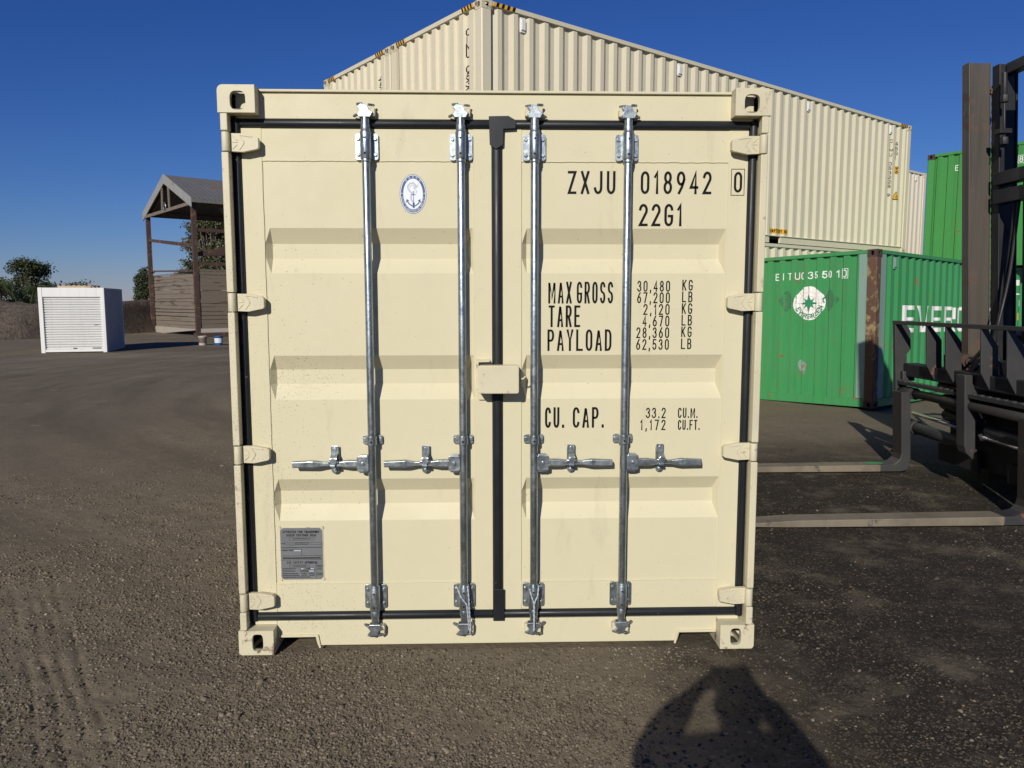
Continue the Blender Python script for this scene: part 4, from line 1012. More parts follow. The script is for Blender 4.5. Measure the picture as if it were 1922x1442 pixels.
for yc in (4.0, 2.93, 1.86): fb(MB().box(4.03, 4.15, yc-.05, yc+.05, .87, .965), 'bracket', GS, .008)
mb = MB().cyl((4.04, y0+.03, .765), (4.04, y1-.03, .765), .042, n=16)
for yc in (3.845, 2.03): mb.cyl((4.04, yc-.1, .765), (4.04, yc+.1, .765), .058, n=16)
fb(mb, 'fork_shaft', MT['fork_dark'], 0)
fb(MB().prism([(3.975, 1.03), (4.045, 1.03), (4.05, .75), (4.07, .68), (4.07, .40), (4.05, .30), (3.99, .36), (3.975, .42)], ym-.06, ym+.06), 'centre_plate', GS, .006)
mb = MB().cyl((4.13, 3.95, .55), (4.13, 2.99, .52), .018, n=12); fb(mb, 'piston_rod', MT['chrome'], 0)
mb = MB().cyl((4.13, 2.87, .50), (4.13, 1.9, .47), .018, n=12).cyl((4.13, 2.87, .50), (4.13, 2.84, .50), .04, n=6); fb(mb, 'piston_rod', MT['chrome'], 0)
fb(MB().cyl((4.16, 3.98, .40), (4.16, 3.05, .38), .058, n=16).cyl((4.16, 3.98, .40), (4.16, 3.93, .40), .07, n=12), 'hydraulic_cylinder', GS, .004)
fb(MB().cyl((4.16, 2.82, .56), (4.16, 1.9, .53), .058, n=16), 'hydraulic_cylinder', GS, .004)
for (a, b) in ((3.12, 3.72), (2.02, 2.72)):
    fb(MB().prism([(a, .13), (b, .13), (b, .30), (b-.14, .30), (b-.16, .36), (b-.32, .36), (b-.36, .305), (a, .305)], 4.245, 4.285, 'x'), 'lower_guard', BK, .006)
fb(MB().box(4.30, 4.36, 2.15, 3.62, .16, 1.15), 'carriage_plate', BK, .01)
mb = MB()
for yc, zc, r in ((3.52, .72, .075), (3.50, .60, .055), (3.56, .86, .06)): mb.cyl((4.20, yc, zc), (4.20, yc-.5, zc-.02), r, n=14)
fb(mb, 'valve_block', BK, .004)
# mast
for sgn, yc in ((1, 3.47), (-1, 2.43)):
    a, b = yc-.04, yc+.04
    inner = -sgn
    mb = MB().box(4.365, 4.545, a, b, .28, 3.74)
    mb.box(4.350, 4.3648, a-.012, b+.012, .28, 3.742); mb.box(4.5452, 4.553, a-.006, b+.012, .28, 3.742)
    fb(mb, 'outer_mast_rail', MT['mast_steel'], .004)
    yi = yc-sgn*.115
    mb = MB().box(4.56, 4.70, yi-.035, yi+.035, .4, 3.70).box(4.548, 4.5598, yi-.05, yi+.05, .4, 3.70).box(4.7002, 4.715, yi-.05, yi+.05, .4, 3.70)
    fb(mb, 'inner_mast_rail', BK, .004)
    # leaf chain: alternating links
    mb = MB(); z = .95; i = 0; yk = yc-sgn*.062
    while z < 3.50:
        o = .012 if i % 2 else -.004
        for w in (-1, 1):
            mb.prism(rrect(4.566-.014, 4.566+.014, z, z+.046, .0125, 3), yk+w*(.008+o*.3)-.003, yk+w*(.008+o*.3)+.003)
        mb.cyl((4.562, yk-.016, z+.013), (4.562, yk+.016, z+.013), .006, n=8); z += .034; i += 1
    fb(mb, 'lift_chain', MT['rust'], 0)
    mb = MB().cyl((4.64, yk-.022, 3.47), (4.64, yk-.004, 3.47), .085, n=28).cyl((4.64, yk-.03, 3.47), (4.64, yk-.0225, 3.47), .03, n=16).cyl((4.64, yk-.036, 3.47), (4.64, yk-.0302, 3.47), .014, n=12)
    mb.cyl((4.64, yk-.003, 3.47), (4.64, yk+.014, 3.47), .072, n=28)
    fb(mb, 'chain_pulley', GS, .003)
    mb = MB(); 
    for i in range(14):
        t = math.pi*(.95-i/13*1.05); c = (4.64+.088*math.cos(t), 3.47+.088*math.sin(t)); mb.cyl((c[0], yk-.004, c[1]), (c[0], yk+.016, c[1]), .016, n=8)
    fb(mb, 'pulley_chain', MT['rust'], 0)
    mb = MB().cyl((4.66, yi-sgn*.29, .4), (4.66, yi-sgn*.29, 2.7), .052, n=18).cyl((4.66, yi-sgn*.29, 2.7), (4.66, yi-sgn*.29, 3.5), .036, n=16); fb(mb, 'lift_cylinder', BK, 0)
    mb = MB().cyl((4.30, yc-sgn*.05, 1.10), (4.30, yc-sgn*.13, 1.10), .075, n=20).cyl((4.30, yc-sgn*.131, 1.10), (4.30, yc-sgn*.16, 1.10), .035, n=14).box(4.18, 4.30, yc-.05, yc+.05, 1.0, 1.16)
    fb(mb, 'mast_roller', MT['dark_rust'], .004)
mb = MB().box(4.60, 4.70, 2.50, 3.30, 3.61, 3.70); fb(mb, 'mast_crossbar', GS, .008)
for z0, z1 in ((2.66, 2.77), (2.50, 2.62), (.30, .46)): fb(MB().box(4.5, 4.60, 2.5, 3.32, z0, z1), 'mast_crossbar', BK, .006)
mb = MB().cyl((4.5, 3.17, 3.585), (4.5, 3.17, 3.40), .022, n=10).cyl((4.5, 3.17, 3.40), (4.5, 3.17, 3.34), .034, n=6).cyl((4.5, 3.17, 3.34), (4.5, 3.17, 3.05), .012, n=8).cyl((4.5, 3.17, 3.05), (4.5, 3.17, 2.99), .034, n=6).box(4.45, 4.56, 3.14, 3.22, 3.08, 3.12)
fb(mb, 'chain_anchor', BK, .002)
def curve(pts, n=10):
    pts = [Vector(p) for p in pts]; out = []
    P = [pts[0]*2-pts[1]]+pts+[pts[-1]*2-pts[-2]]
    for i in range(1, len(P)-2):
        for k in range(n):
            t = k/n; a, b, c, d = P[i-1], P[i], P[i+1], P[i+2]
            out.append(.5*((2*b)+(c-a)*t+(2*a-5*b+4*c-d)*t*t+(3*b-a-3*c+d)*t**3))
    return out+[pts[-1]]
for pts in ([(4.56, 3.10, 2.55), (4.54, 3.14, 2.1), (4.50, 3.18, 1.6), (4.42, 3.20, 1.25), (4.22, 3.1, 1.06)], [(4.56, 3.05, 2.55), (4.50, 3.08, 1.9), (4.38, 3.05, 1.45), (4.25, 2.9, 1.32), (4.18, 2.8, 1.05)], [(4.25, 3.25, 1.10), (4.30, 3.05, 1.28), (4.24, 2.85, 1.22), (4.18, 2.7, 1.03)]):
    fb(MB().tube(curve(pts), .013, 8), 'hydraulic_hose', BK, 0)
# truck body behind the mast
fb(MB().prism([(4.70, .32), (7.35, .32), (7.35, 1.25), (6.9, 1.32), (5.9, 1.32), (5.55, .75), (5.05, .75), (4.95, 1.45), (4.70, 1.35)], 2.42, 3.48), 'chassis', BK, .03, warp=False)
fb(MB().prism([(7.352, .30), (7.72, .35), (7.82, .6), (7.82, 1.15), (7.70, 1.34), (7.352, 1.34)], 2.22, 3.68), 'counterweight', GS, .06, warp=False, seg=3)
for yc, xc, r, w in ((3.80, 4.98, .40, .30), (2.10, 4.98, .40, .30), (3.62, 7.0, .33, .24), (2.28, 7.0, .33, .24)):
    prof = [(r*.55, -w/2+.03), (r*.9, -w/2), (r, -w/2+.05), (r, w/2-.05), (r*.9, w/2), (r*.55, w/2-.03)]
    n = 36; mb = MB(); rows = []
    for rr, yy in prof: rows.append([(xc+rr*math.cos(2*math.pi*i/n), yc+yy, r+rr*math.sin(2*math.pi*i/n)-.004) for i in range(n+1)])
    mb.grid(rows, 0, True); wh = fb(mb, 'wheel', MT['tyre'], 0, warp=False)
    fb(MB().cyl((xc, yc-w*.33, r), (xc, yc+w*.33, r), r*.56, n=28).cyl((xc, yc-w*.42, r), (xc, yc+w*.42, r), r*.2, n=14), 'rim', GS, .005, warp=False, parent=None).parent = FK
for yc in (2.5, 3.4):
    fb(MB().tube([(4.85, yc, 1.3), (5.05, yc, 2.42), (6.75, yc, 2.46), (7.1, yc, 1.3)], .04, 10), 'overhead_guard', BK, 0, warp=False)
for i in range(7): fb(MB().box(5.12+i*.26, 5.18+i*.26, 2.46, 3.44, 2.44, 2.48), 'guard_bar', BK, .004, warp=False)
fb(MB().box(5.9, 6.4, 2.68, 3.22, 1.322, 1.46).box(6.34, 6.46, 2.7, 3.2, 1.461, 1.98), 'seat', MT['dark'], .04, warp=False)
fb(MB().tube([(5.25, 2.95, 1.35), (5.4, 2.95, 1.62)], .02, 10).tube([(5.4+.15*math.cos(t)*.5, 2.95+.17*math.sin(t), 1.63+.15*math.cos(t)*-.3) for t in [2*math.pi*i/20 for i in range(21)]], .015, 8), 'steering_wheel', BK, 0, warp=False)
# ------------------------------------------------------------------ left background
WY = math.radians(14.0); wl = (-15.83, 24.02, -.145); Wb, Db, Hb = 2.10, 3.0, 2.30
WB = empty('storage_container', wl, (0, 0, WY)); tag(WB, 'small white storage container with a ribbed roll-up shutter on its front', 'storage container')
wm = MT['white']
for x0, nm in ((0, 'corner_post'), (Wb-.13, 'corner_post')): MB().box(x0, x0+.13, 0, .13, 0, Hb).build(nm, wm, WB, bevel=.01)
for x0 in (0, Wb-.1): MB().box(x0, x0+.1, Db-.1, Db, 0, Hb).build('corner_post', wm, WB, bevel=.01)
MB().box(.1305, Wb-.1305, .012, .1, Hb-.33, Hb-.004).build('shutter_box', wm, WB, bevel=.01)
MB().box(.1305, Wb-.1305, .008, .1, .03, .12).build('sill', wm, WB, bevel=.01)
rows = []; n = 21; z0, z1 = .1205, Hb-.3305
for i in range(n):
    h = (z1-z0)/n; z = z0+i*h
    for a, d in ((0, .010), (.10, .0), (.62, -.004), (.86, .012), (.97, .018)): rows.append([(.131, .06+d*3.2, z+a*h), (Wb-.131, .06+d*3.2, z+a*h)])
rd = MB().grid(rows).build('roller_shutter', wm, WB)
MB().box(1.70, 1.84, .02, .045, .98, 1.0).build('handle', MT['galv'], rd)
mb = MB().box(1.0, 1.12, .028, .044, .15, .175).box(1.62, 1.9, .028, .044, .15, .17); mb.build('bottom_catch', MT['dark'], rd)
SD = (.20, .05, .05, .05)
ys_ = folds(.1005, Db-.1005, *SD)
for sx in (0, 1):
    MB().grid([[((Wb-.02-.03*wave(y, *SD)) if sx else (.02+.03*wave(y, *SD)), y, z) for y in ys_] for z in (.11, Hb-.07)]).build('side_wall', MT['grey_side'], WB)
    xx = (Wb-.07, Wb-.004) if sx else (.004, .07)
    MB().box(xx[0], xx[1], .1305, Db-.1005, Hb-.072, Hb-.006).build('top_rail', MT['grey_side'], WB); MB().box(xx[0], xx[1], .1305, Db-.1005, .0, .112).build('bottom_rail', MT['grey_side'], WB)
MB().box(.02, Wb-.02, Db-.06, Db-.02, .05, Hb-.02).build('rear_wall', wm, WB)
MB().box(.0705, Wb-.0705, .1005, Db-.0605, Hb-.03, Hb-.012).build('roof', wm, WB)
pe = empty('timber_pallet', tuple(Vector(wl)+Matrix.Rotation(WY, 3, 'Z') @ Vector((1.0, 1.3, Hb-.005))), (0, 0, WY-.05)); tag(pe, 'pale timber pallet lying flat on the roof of the white storage container', 'pallet')
for y in (-.5, 0, .5): MB().box(-.55, .55, y-.05, y+.05, 0, .085).build('bearer', MT['pale_timber'], pe, bevel=.006)
for i in range(7): MB().box(-.55+i*.17, -.45+i*.17, -.58, .58, .0855, .107).build('deck_board', MT['pale_timber'], pe, bevel=.004)
# open sided shed
P1 = Vector((-15.15, 36.9, 0)); P0 = Vector((-20.25, 43.4, 0)); gd = (P0-P1).normalized(); GW_ = (P0-P1).length; ld = Vector((-gd.y, gd.x, 0))
if ld.x < 0: ld = -ld
SH = empty('open_shed', tuple(P1)); SH.rotation_euler = (0, 0, math.atan2(ld.y, ld.x))
tag(SH, 'tall open shed with a weathered gable roof on rusty posts and grey plank walls', 'shed')
# local x runs along the building (ridge), local y across to the far gable post
T = MT['dark_rust']; PL = MT['plank']; Ls = 15.0; ge = GW_
roofm = paint('weathered_roof_sheet', (.15, .148, .138), .6, .2, streak=.6, rust=.12, rscale=.8, wav=.4)
fasm = paint('pale_gable_board', (.30, .295, .28), .6, .1, streak=.45, rust=.10, rscale=1.4)
zE, zR = 6.95, 8.55
for k in range(4):
    for y in (0, ge): MB().box(k*5-.11, k*5+.11, y-.11, y+.11, -.6, zE-.02).build('post', T, SH)
for y in (0, ge):
    sg = -1 if y == 0 else 1
    A = (y+sg*.32, zE-.10); B = (ge/2, zR)
    n = 60; rows = []
    for j in range(2):
        rows.append([(-.16+(Ls+.32)*i/(n*2), (A, B)[j][0], (A, B)[j][1]+(.012 if i % 2 else 0)) for i in range(n*2+1)])
    mb = MB().grid(rows); mb.grid([[(p[0], p[1], p[2]-.05) for p in r] for r in rows]); mb.build('roof', roofm, SH, recalc=False)
    d = Vector((0, B[0]-A[0], B[1]-A[1]))
    a0, b0 = A, B
    for xx in (-.21, Ls+.17):
        MB().prism([(a0[0], a0[1]-.42), (b0[0], b0[1]-.46), (b0[0], b0[1]+.05), (a0[0], a0[1]+.05)], xx, xx+.05, 'x').build('gable_board', fasm, SH)
    MB().box(-.155, Ls+.155, y+sg*.31-.02, y+sg*.31+.02, zE-.28, zE-.10).build('eave_board', roofm, SH)
    MB().box(0, Ls, y-.08, y+.08, zE-.22, zE-.0205).build('wall_plate', MT['timber'], SH)
    for k in range(4):
        MB().prism([(y, zE-.05), (ge/2, zR-.14), (ge/2, zR-.34), (y, zE-.25)], k*5+.12, k*5+.22, 'x').build('rafter', MT['timber'], SH)
for k in range(4):
    MB().prism([(-.05, zE-.40), (ge+.05, zE-.40), (ge+.05, zE-.23), (-.05, zE-.23)], k*5-.19, k*5-.115, 'x').build('tie_beam', MT['timber'], SH)
    for q, lean_ in ((.42, .05), (.58, -.12)):
        yy = ge*q; zt = zE+(zR-zE)*(1-abs(q-.5)*2)-.35
        MB().prism([(yy-.09, zE-.21), (yy+.09, zE-.21), (yy+.09+lean_, zt), (yy-.09+lean_, zt)], k*5-.18, k*5-.12, 'x').build('strut', MT['timber'], SH)
    MB().tube([(k*5-.2, ge*.5+.2*math.cos(t), zE-.1+.2*math.sin(t)) for t in [2*math.pi*i/16 for i in range(17)]], .035, 6).build('hanging_ring', MT['galv'], SH)
def plankwall(name, x0, x1, y0, y1, z0, z1, m=PL, lean=0):
    """horizontal boards, one mesh, uneven widths with gaps; wall lies along x or along y"""
    mb = MB(); z = z0; r = random.Random(int(x0*7+y0*3+z0))
    while z < z1:
        h = min(r.uniform(.17, .26), z1-z); o = r.uniform(-.015, .015); g = r.uniform(.004, .03)
        if x1-x0 < .01: mb.prism([(y0, z), (y1, z+r.uniform(-.03, .03)), (y1, z+h-g+r.uniform(-.03, .02)), (y0, z+h-g)], x0+o-.025, x0+o+.025, 'x')
        else: mb.prism([(x0, z), (x1, z+r.uniform(-.02, .02)), (x1, z+h-g), (x0, z+h-g)], y0+o-.025, y0+o+.025, 'y')
        z += h
    return mb.build(name, m, SH)
pw = wood('weathered_cross_planks', (.12, .093, .070), (.25, .205, .16), 1)
plankwall('plank_wall', .16, .16, .13, ge-.13, .22, 3.22, pw)
for k in range(3): plankwall('plank_wall', k*5+.12, k*5+4.88, -.05, -.05, .28, 3.35)
plankwall('plank_wall', .12, Ls-.1, ge, ge, .3, 3.2)
MB().prism([(.13, .2), (ge-.13, -.25), (ge-.13, .22), (.13, .22)], .08, .24, 'x').build('concrete_footing', paint('bare_concrete', (.34, .31, .27), .8, .15, wav=.4), SH)
MB().box(-.3, Ls, -.75, -.16, -.22, .06).build('base_beam', T, SH); MB().box(.1, Ls, -.13, .1, .06, .27).build('concrete_kerb', paint('pale_concrete', (.42, .38, .33), .8, .12), SH)
MB().prism([(.1, 4.42), (ge-.1, 5.20), (ge-.1, 5.36), (.1, 4.62)], -.07, .05, 'x').build('girt', T, SH)
MB().prism([(.1, 3.20), (ge-.1, 3.42), (ge-.1, 3.50), (.1, 3.28)], -.05, .03, 'x').build('girt', T, SH)
for k in range(3):
    for z in (5.32, 3.62): MB().box(k*5+.12, k*5+4.88, -.08, .06, z-.09, z+.09).build('girt', T, SH)
    MB().prism([(k*5+.12, 4.2), (k*5+1.6, 4.55), (k*5+4.88, 4.6), (k*5+4.88, 4.3), (k*5+.12, 4.0)], .12, .2, 'y').build('brace', T, SH)
    MB().prism([(k*5+1.4, 6.55), (k*5+1.9, 6.55), (k*5+3.6, 4.1), (k*5+3.2, 4.0)], .25, .35, 'y').build('brace', MT['timber'], SH)
def shl(x, y, z): return tuple(SH.location+Matrix.Rotation(SH.rotation_euler.z, 3, 'Z') @ Vector((x, y, z)))
sgn_ = empty('notice_board', shl(2.02, -.13, 3.75)); sgn_.rotation_euler = (0, 0, SH.rotation_euler.z); tag(sgn_, 'small blank white notice board fixed to the rail of the shed', 'notice board')
MB().box(-.22, .22, -.04, 0, 0, .85).build('panel', MT['white'], sgn_, bevel=.01); MB().box(-.03, .03, 0, .04, -.1, .95).build('batten', MT['timber'], sgn_)
def bucket(label, loc, col, band):
    b = empty('bucket', loc); tag(b, label, 'bucket', 'buckets by the shed')
    mb = MB(); prof = [(.0, 0), (.145, 0), (.15, .01), (.172, .36), (.182, .365), (.182, .385), (.168, .385), (.14, .02)]; n = 22
    mb.grid([[(r*math.cos(2*math.pi*i/n), r*math.sin(2*math.pi*i/n), z) for i in range(n+1)] for r, z in prof], 0, True); mb.build('tub', paint('bucket_'+col[0], col[1], .5, .1, wav=.1), b)
    mb = MB(); mb.grid([[(r*math.cos(2*math.pi*i/n*.45-2.9), r*math.sin(2*math.pi*i/n*.45-2.9), z) for i in range(n+1)] for r, z in ((.1585, .10), (.1705, .30))], 0, True); mb.build('paper_label', paint('label_'+col[0], band, .5, .1, wav=0), b, recalc=False)
    MB().tube([(.185*math.cos(t), .05, .36-.20*math.sin(t)) for t in [math.pi*i/14 for i in range(15)]], .006, 6).build('handle', MT['galv'], b)
bucket('dirty white paint bucket standing at the foot of the shed', (-12.03, 28.98, -.15), ('white', (.50, .47, .42)), (.14, .09, .07))
bucket('blue paint bucket with a pale label, right of the white one', (-11.38, 29.0, -.15), ('blue', (.03, .10, .30)), (.62, .68, .74))
# ------------------------------------------------------------------ trees
def leaves(mb, centre, rx, rz, n, s, r):
    for _ in range(n):
        while True:
            p = Vector((r.gauss(0, .52), r.gauss(0, .52), r.gauss(0, .52)))
            if p.length < 1.5: break
        p = Vector((p.x*rx, p.y*rx, p.z*rz))+centre
        a = Vector((r.gauss(0, 1), r.gauss(0, 1), r.gauss(0, .7))).normalized(); b = a.orthogonal().normalized(); b = (Matrix.Rotation(r.uniform(0, 6.28), 3, a) @ b)
        w = s*r.uniform(.6, 1.3); mb.add([p-b*w*.5, p+a*w*.32, p+b*w*.5, p-a*w*.32+Vector((0, 0, -.1*w))], [(0, 1, 2, 3)])
def tree(name, label, loc, h, cr, clumps, n, m, seed, trunk_h=.4, group=None, cat='tree', squash=.7, ls=.22, cs=(.20, .40)):
    r = random.Random(seed); root = empty(name, loc); tag(root, label, cat, group)
    tk = MB(); cw = MB(); th = h*trunk_h
    tk.tube([(0, 0, -.4), (r.uniform(-.1, .1), 0, th*.5), (r.uniform(-.2, .2), .1, th)], [h*.035, h*.027, h*.02], 8)
    for i in range(clumps):
        a = r.uniform(0, 6.283); q = math.sqrt(r.random())*cr*.8; zz = th*.8+(h-th*.8)*r.uniform(.12, .92)
        q *= math.sqrt(max(.15, 1-((zz-th*.8)/(h-th*.8)*2-.85)**2*.75))
        c = Vector((q*math.cos(a), q*math.sin(a), zz)); s = cr*r.uniform(*cs)
        tk.tube([(0, 0, th*r.uniform(.7, 1)), c*.55+Vector((0, 0, th*.35)), c], [h*.014, h*.009, h*.003], 5)
        leaves(cw, c, s, s*squash, int(n/clumps), ls, r)
    tk.build('trunk', MT['bark'], root); cw.build('crown', m, root, recalc=False)
    return root
GT = 'trees along the left skyline'
tree('broadleaf_tree', 'broad dark green tree rising above the far left skyline', (-38.6, 62.5, -.1), 5.4, 2.05, 46, 14000, MT['leaf'], 3, .3, GT, ls=.18)
tree('broadleaf_tree', 'low dark shrubby tree cut by the left edge of the photo', (-42.2, 62, -.1), 3.9, 2.4, 30, 8000, MT['leaf'], 5, .15, GT)
tree('broadleaf_tree', 'low dark tree just right of the tall skyline tree, behind the white container', (-36.6, 65, -.1), 3.4, 1.9, 24, 6000, MT['leaf'], 8, .15, GT)
tree('gum_tree', 'olive green tree behind the shed, seen between its posts', (-23.3, 62, -.1), 9.0, 2.4, 64, 16000, MT['leaf_olive'], 11, .30, GT, ls=.22)
tree('gum_tree', 'olive tree top showing over the plank wall of the shed', (-27.8, 66, -.1), 4.9, 1.0, 14, 1500, MT['leaf_olive'], 12, .4, GT)
GB = 'bushes beyond the soil bank'
tree('bush', 'dense dark bush between the white container and the shed', (-29.0, 62, .2), 4.4, .66, 24, 6000, MT['leaf'], 14, .12, GB, 'bush', .9, .16, (.4, .7))
tree('bush', 'thin grey twiggy bush at the left post of the shed', (-29.0, 63.5, .2), 4.6, .7, 9, 420, MT['leaf_olive'], 15, .5, GB, 'bush')
tree('bush', 'small bush peeping over the white container and its pallet', (-31.5, 58, .2), 3.05, 1.0, 9, 800, MT['leaf_olive'], 16, .3, GB, 'bush', .8, .18, (.4, .6))
tree('bush', 'tiny bush tip left of the pallet on the white container', (-34.6, 60, .2), 3.15, .5, 5, 260, MT['leaf_olive'], 17, .3, GB, 'bush')
def palm(label, loc, h, fl, seed):
    r = random.Random(seed); root = empty('palm_tree', loc); tag(root, label, 'palm tree', 'palms on the left skyline')
    MB().tube([(0, 0, -.3), (.05, 0, h*.5), (0, 0, h)], [.2, .16, .14], 8).build('trunk', MT['bark'], root)
    mb = MB()
    for i in range(26):
        a = r.uniform(0, 6.283); up = r.uniform(.05, 1.0); d = Vector((math.cos(a), math.sin(a), 0)); side = Vector((-d.y, d.x, 0)); pts = []
        for k in range(9):
            t = k/8; pts.append(Vector((0, 0, h))+d*fl*t*(1-.25*t*up)+Vector((0, 0, fl*(up*t-1.15*t*t))))
        for k in range(1, 9):
            for sgn in (-1, 1):
                for q in (0, .5):
                    p = pts[k-1].lerp(pts[k], q); ln = fl*.30*(1-.45*k/8); e = p+side*sgn*ln*.75+d*ln*.5+Vector((0, 0, -ln*.55)); wv = d*.035
                    mb.add([p-wv, p+wv, e], [(0, 1, 2)])
        mb.tube(pts, .025, 4)
    mb.build('crown', MT['leaf_palm'], root, recalc=False)
palm('bushy green palm in front of the tall skyline tree', (-38.3, 58.0, -.1), 3.0, 2.1, 2)
palm('drooping palm left of the tall skyline tree', (-39.9, 59.0, -.1), 2.9, 2.0, 3)
palm('palm at the right foot of the tall skyline tree', (-36.4, 60.0, -.1), 2.8, 1.7, 4)
# ------------------------------------------------------------------ the photographer, standing behind the viewpoint; seen only as a shadow on the ground
PC = (CAM.x-.065, CAM.y-.30, .0)
PR = empty('person', PC); tag(PR, 'person with raised elbows holding up a phone, throwing the shadow on the ground', 'person')
def skin(name, nodes, edges, parent, m, root=0, sub=2):
    me = bpy.data.meshes.new(name); me.from_pydata([n[:3] for n in nodes], edges, []); me.materials.append(m)
    o = bpy.data.objects.new(name, me); COL.objects.link(o); o.parent = parent
    o.modifiers.new('skin', 'SKIN').use_smooth_shade = True
    if not me.skin_vertices: 
        bm = bmesh.new(); bm.from_mesh(me); bm.verts.layers.skin.verify(); bm.to_mesh(me); bm.free()
    for i, n in enumerate(nodes):
        sv = me.skin_vertices[0].data[i]; rx = n[3]; sv.radius = (rx, n[4] if len(n) > 4 else rx); sv.use_root = (i == root)
    s_ = o.modifiers.new('subsurf', 'SUBSURF'); s_.levels = sub; s_.render_levels = sub
    return o
sk = paint('skin', (.48, .29, .20), .55, .05, wav=0)
nodes = [(0, 0, 1.0, .14, .11), (0, 0, 1.17, .125, .10), (0, .01, 1.35, .15, .11), (0, .0, 1.47, .09, .08), (-.008, .01, 1.53, .055), (-.012, .03, 1.58, .072, .085), (-.015, .035, 1.635, .075, .09), (-.015, .03, 1.685, .062, .075)]
edges = [(i, i+1) for i in range(7)]
ARM = {-1: [(-.19, 0, 1.45, .062), (-.265, .11, 1.38, .056), (-.272, .22, 1.335, .050), (-.205, .245, 1.465, .045), (-.085, .255, 1.60, .030), (-.060, .262, 1.622, .031, .019)],
       1: [(.19, 0, 1.45, .062), (.290, .10, 1.36, .056), (.325, .22, 1.295, .050), (.268, .245, 1.42, .043), (.135, .258, 1.575, .030), (.115, .265, 1.607, .031, .019)]}
for sgn in (-1, 1):
    b = len(nodes); nodes += ARM[sgn]; edges += [(3, b), (b, b+1), (b+1, b+2), (b+2, b+3), (b+3, b+4), (b+4, b+5)]
    L = len(nodes)
    nodes += [(sgn*.095, 0, .91, .095), (sgn*.10, .015, .50, .062), (sgn*.105, -.01, .28, .055), (sgn*.105, -.02, .09, .04), (sgn*.115, .06, .04, .04, .03), (sgn*.12, .15, .03, .032, .022)]
    edges += [(0, L), (L, L+1), (L+1, L+2), (L+2, L+3), (L+3, L+4), (L+4, L+5)]
    pal = b+5; px_ = -.045 if sgn < 0 else .128
    for dz, ln in ((.033, .030), (.012, .034), (-.010, .032), (-.030, .026)):   # fingers round the end of the phone
        f0 = len(nodes)
        nodes += [(px_, .272, 1.622+dz, .0092), (px_-sgn*.010, .2975, 1.627+dz, .0085), (px_-sgn*(.006+ln), .3005, 1.629+dz, .0075)]
        edges += [(pal, f0), (f0, f0+1), (f0+1, f0+2)]
    f0 = len(nodes); nodes += [(px_-sgn*.012, .262, 1.578, .0105), (px_-sgn*.038, .268, 1.572, .0092), (px_-sgn*.058, .270, 1.590, .008)]; edges += [(pal, f0), (f0, f0+1), (f0+1, f0+2)]
body = skin('body', nodes, edges, PR, sk)
# clothes and hair follow the body
sh = paint('navy_shirt', (.03, .04, .07), .85, .1, wav=.3); tr = paint('dark_trousers', (.04, .04, .045), .9, .1, wav=.3)
nd = [(0, 0, .97, .165, .135), (0, 0, 1.17, .16, .13), (0, .01, 1.35, .19, .14), (0, 0, 1.47, .12, .095)]; ed = [(0, 1), (1, 2), (2, 3)]
for sgn in (-1, 1):
    b = len(nd); A = ARM[sgn]; nd += [A[0][:3]+(.085,), A[1][:3]+(.084,), A[2][:3]+(.082,), A[3][:3]+((.072 if sgn < 0 else .050),), tuple(Vector(A[3][:3]).lerp(Vector(A[4][:3]), .65))+(.052,)]
    ed += [(3, b), (b, b+1), (b+1, b+2), (b+2, b+3), (b+3, b+4)]
skin('shirt', nd, ed, PR, sh)
nd = [(0, 0, .98, .16, .13)]; ed = []
for sgn in (-1, 1):
    b = len(nd); nd += [(sgn*.097, 0, .90, .11), (sgn*.10, .015, .50, .082), (sgn*.105, -.01, .28, .075), (sgn*.105, -.02, .09, .07)]; ed += [(0, b), (b, b+1), (b+1, b+2), (b+2, b+3)]
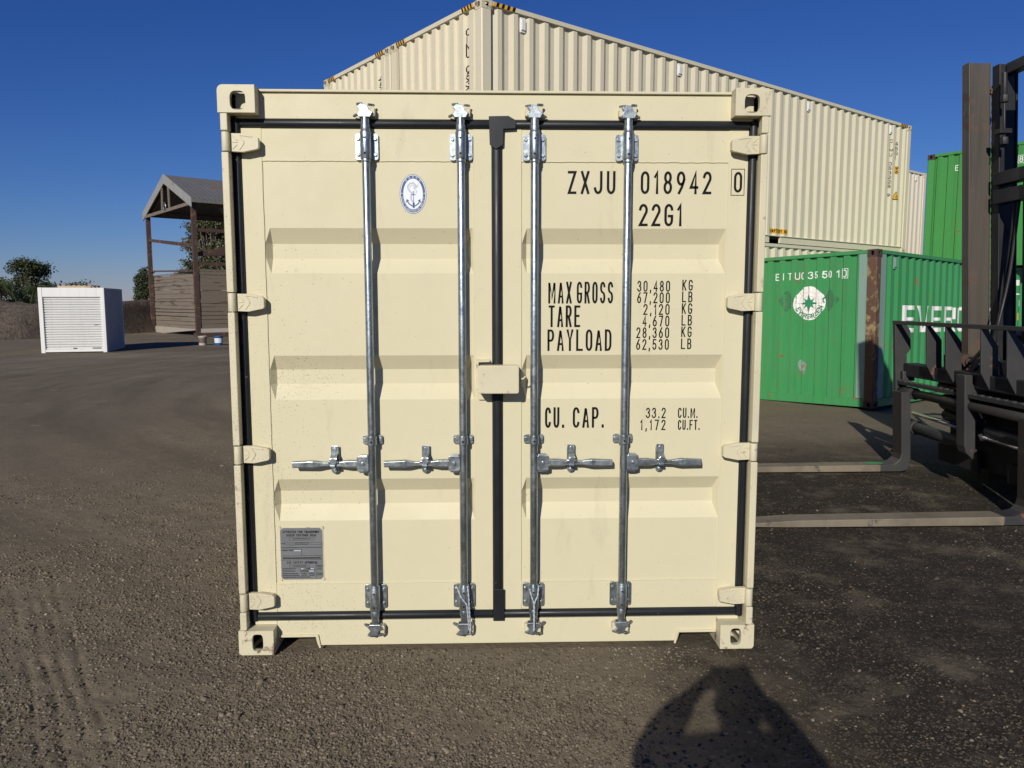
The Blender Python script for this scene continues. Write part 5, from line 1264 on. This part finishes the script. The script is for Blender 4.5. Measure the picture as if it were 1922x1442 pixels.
skin('trousers', nd, ed, PR, tr)
for sgn in (-1, 1):
    mb = MB(); n = 16; rows = []
    for z, k in ((-.006, .95), (.02, 1.0), (.05, .9), (.075, .5)): rows.append([(sgn*.115+.05*k*math.cos(2*math.pi*i/n), .055+.145*k*math.sin(2*math.pi*i/n)*(1 if z < .06 else .6)-.02*(z > .04), z) for i in range(n+1)])
    mb.grid(rows, 0, True); mb.add(rows[-1][:-1], [tuple(range(n))]); mb.build('shoe', MT['tyre'], PR)
def ell(mb, c, r, n=14, m=9, mi=0, zmin=-2):
    mb.grid([[(c[0]+r[0]*math.sin(math.pi*j/m)*math.cos(2*math.pi*i/n), c[1]+r[1]*math.sin(math.pi*j/m)*math.sin(2*math.pi*i/n), c[2]+r[2]*math.cos(math.pi*j/m)) for i in range(n+1)] for j in range(m+1)], mi, True)
mb = MB(); ell(mb, (-.015, .0, 1.690), (.092, .115, .10)); ell(mb, (-.015, -.045, 1.63), (.085, .075, .10)); mb.build('hair', MT['dark'], PR)
mb = MB()
for sgn in (-1, 1): ell(mb, (sgn*.033-.015, .118, 1.64), (.013, .011, .011), 10, 6)
mb.build('eyes', MT['decal_pale'], PR)
mb = MB(); mb.prism([(-.029, 1.595), (-.001, 1.595), (-.009, 1.635), (-.021, 1.635)], .10, .142, 'y'); mb.build('nose', sk, PR, bevel=.005)
mb = MB(); mb.prism(rrect(-.041, .011, 1.563, 1.577, .006), .10, .1265); mb.build('mouth', paint('lip', (.35, .16, .13), .5, .05, wav=0), PR)
mb = MB()
for sgn in (-1, 1): ell(mb, (sgn*.084-.015, .02, 1.63), (.012, .02, .032), 10, 6)
mb.build('ears', sk, PR)
PHN = empty('phone', (CAM.x, CAM.y-.012, CAM.z)); tag(PHN, 'dark phone held sideways in both hands of the photographer', 'phone')
MB().prism(rrect(-.105, .048, -.058, .014, .010), -.004, .004).build('case', MT['dark'], PHN, bevel=.002)
MB().prism(rrect(-.099, .042, -.054, .010, .007), -.0048, -.0042).build('screen', MT['decal_black'], PHN)
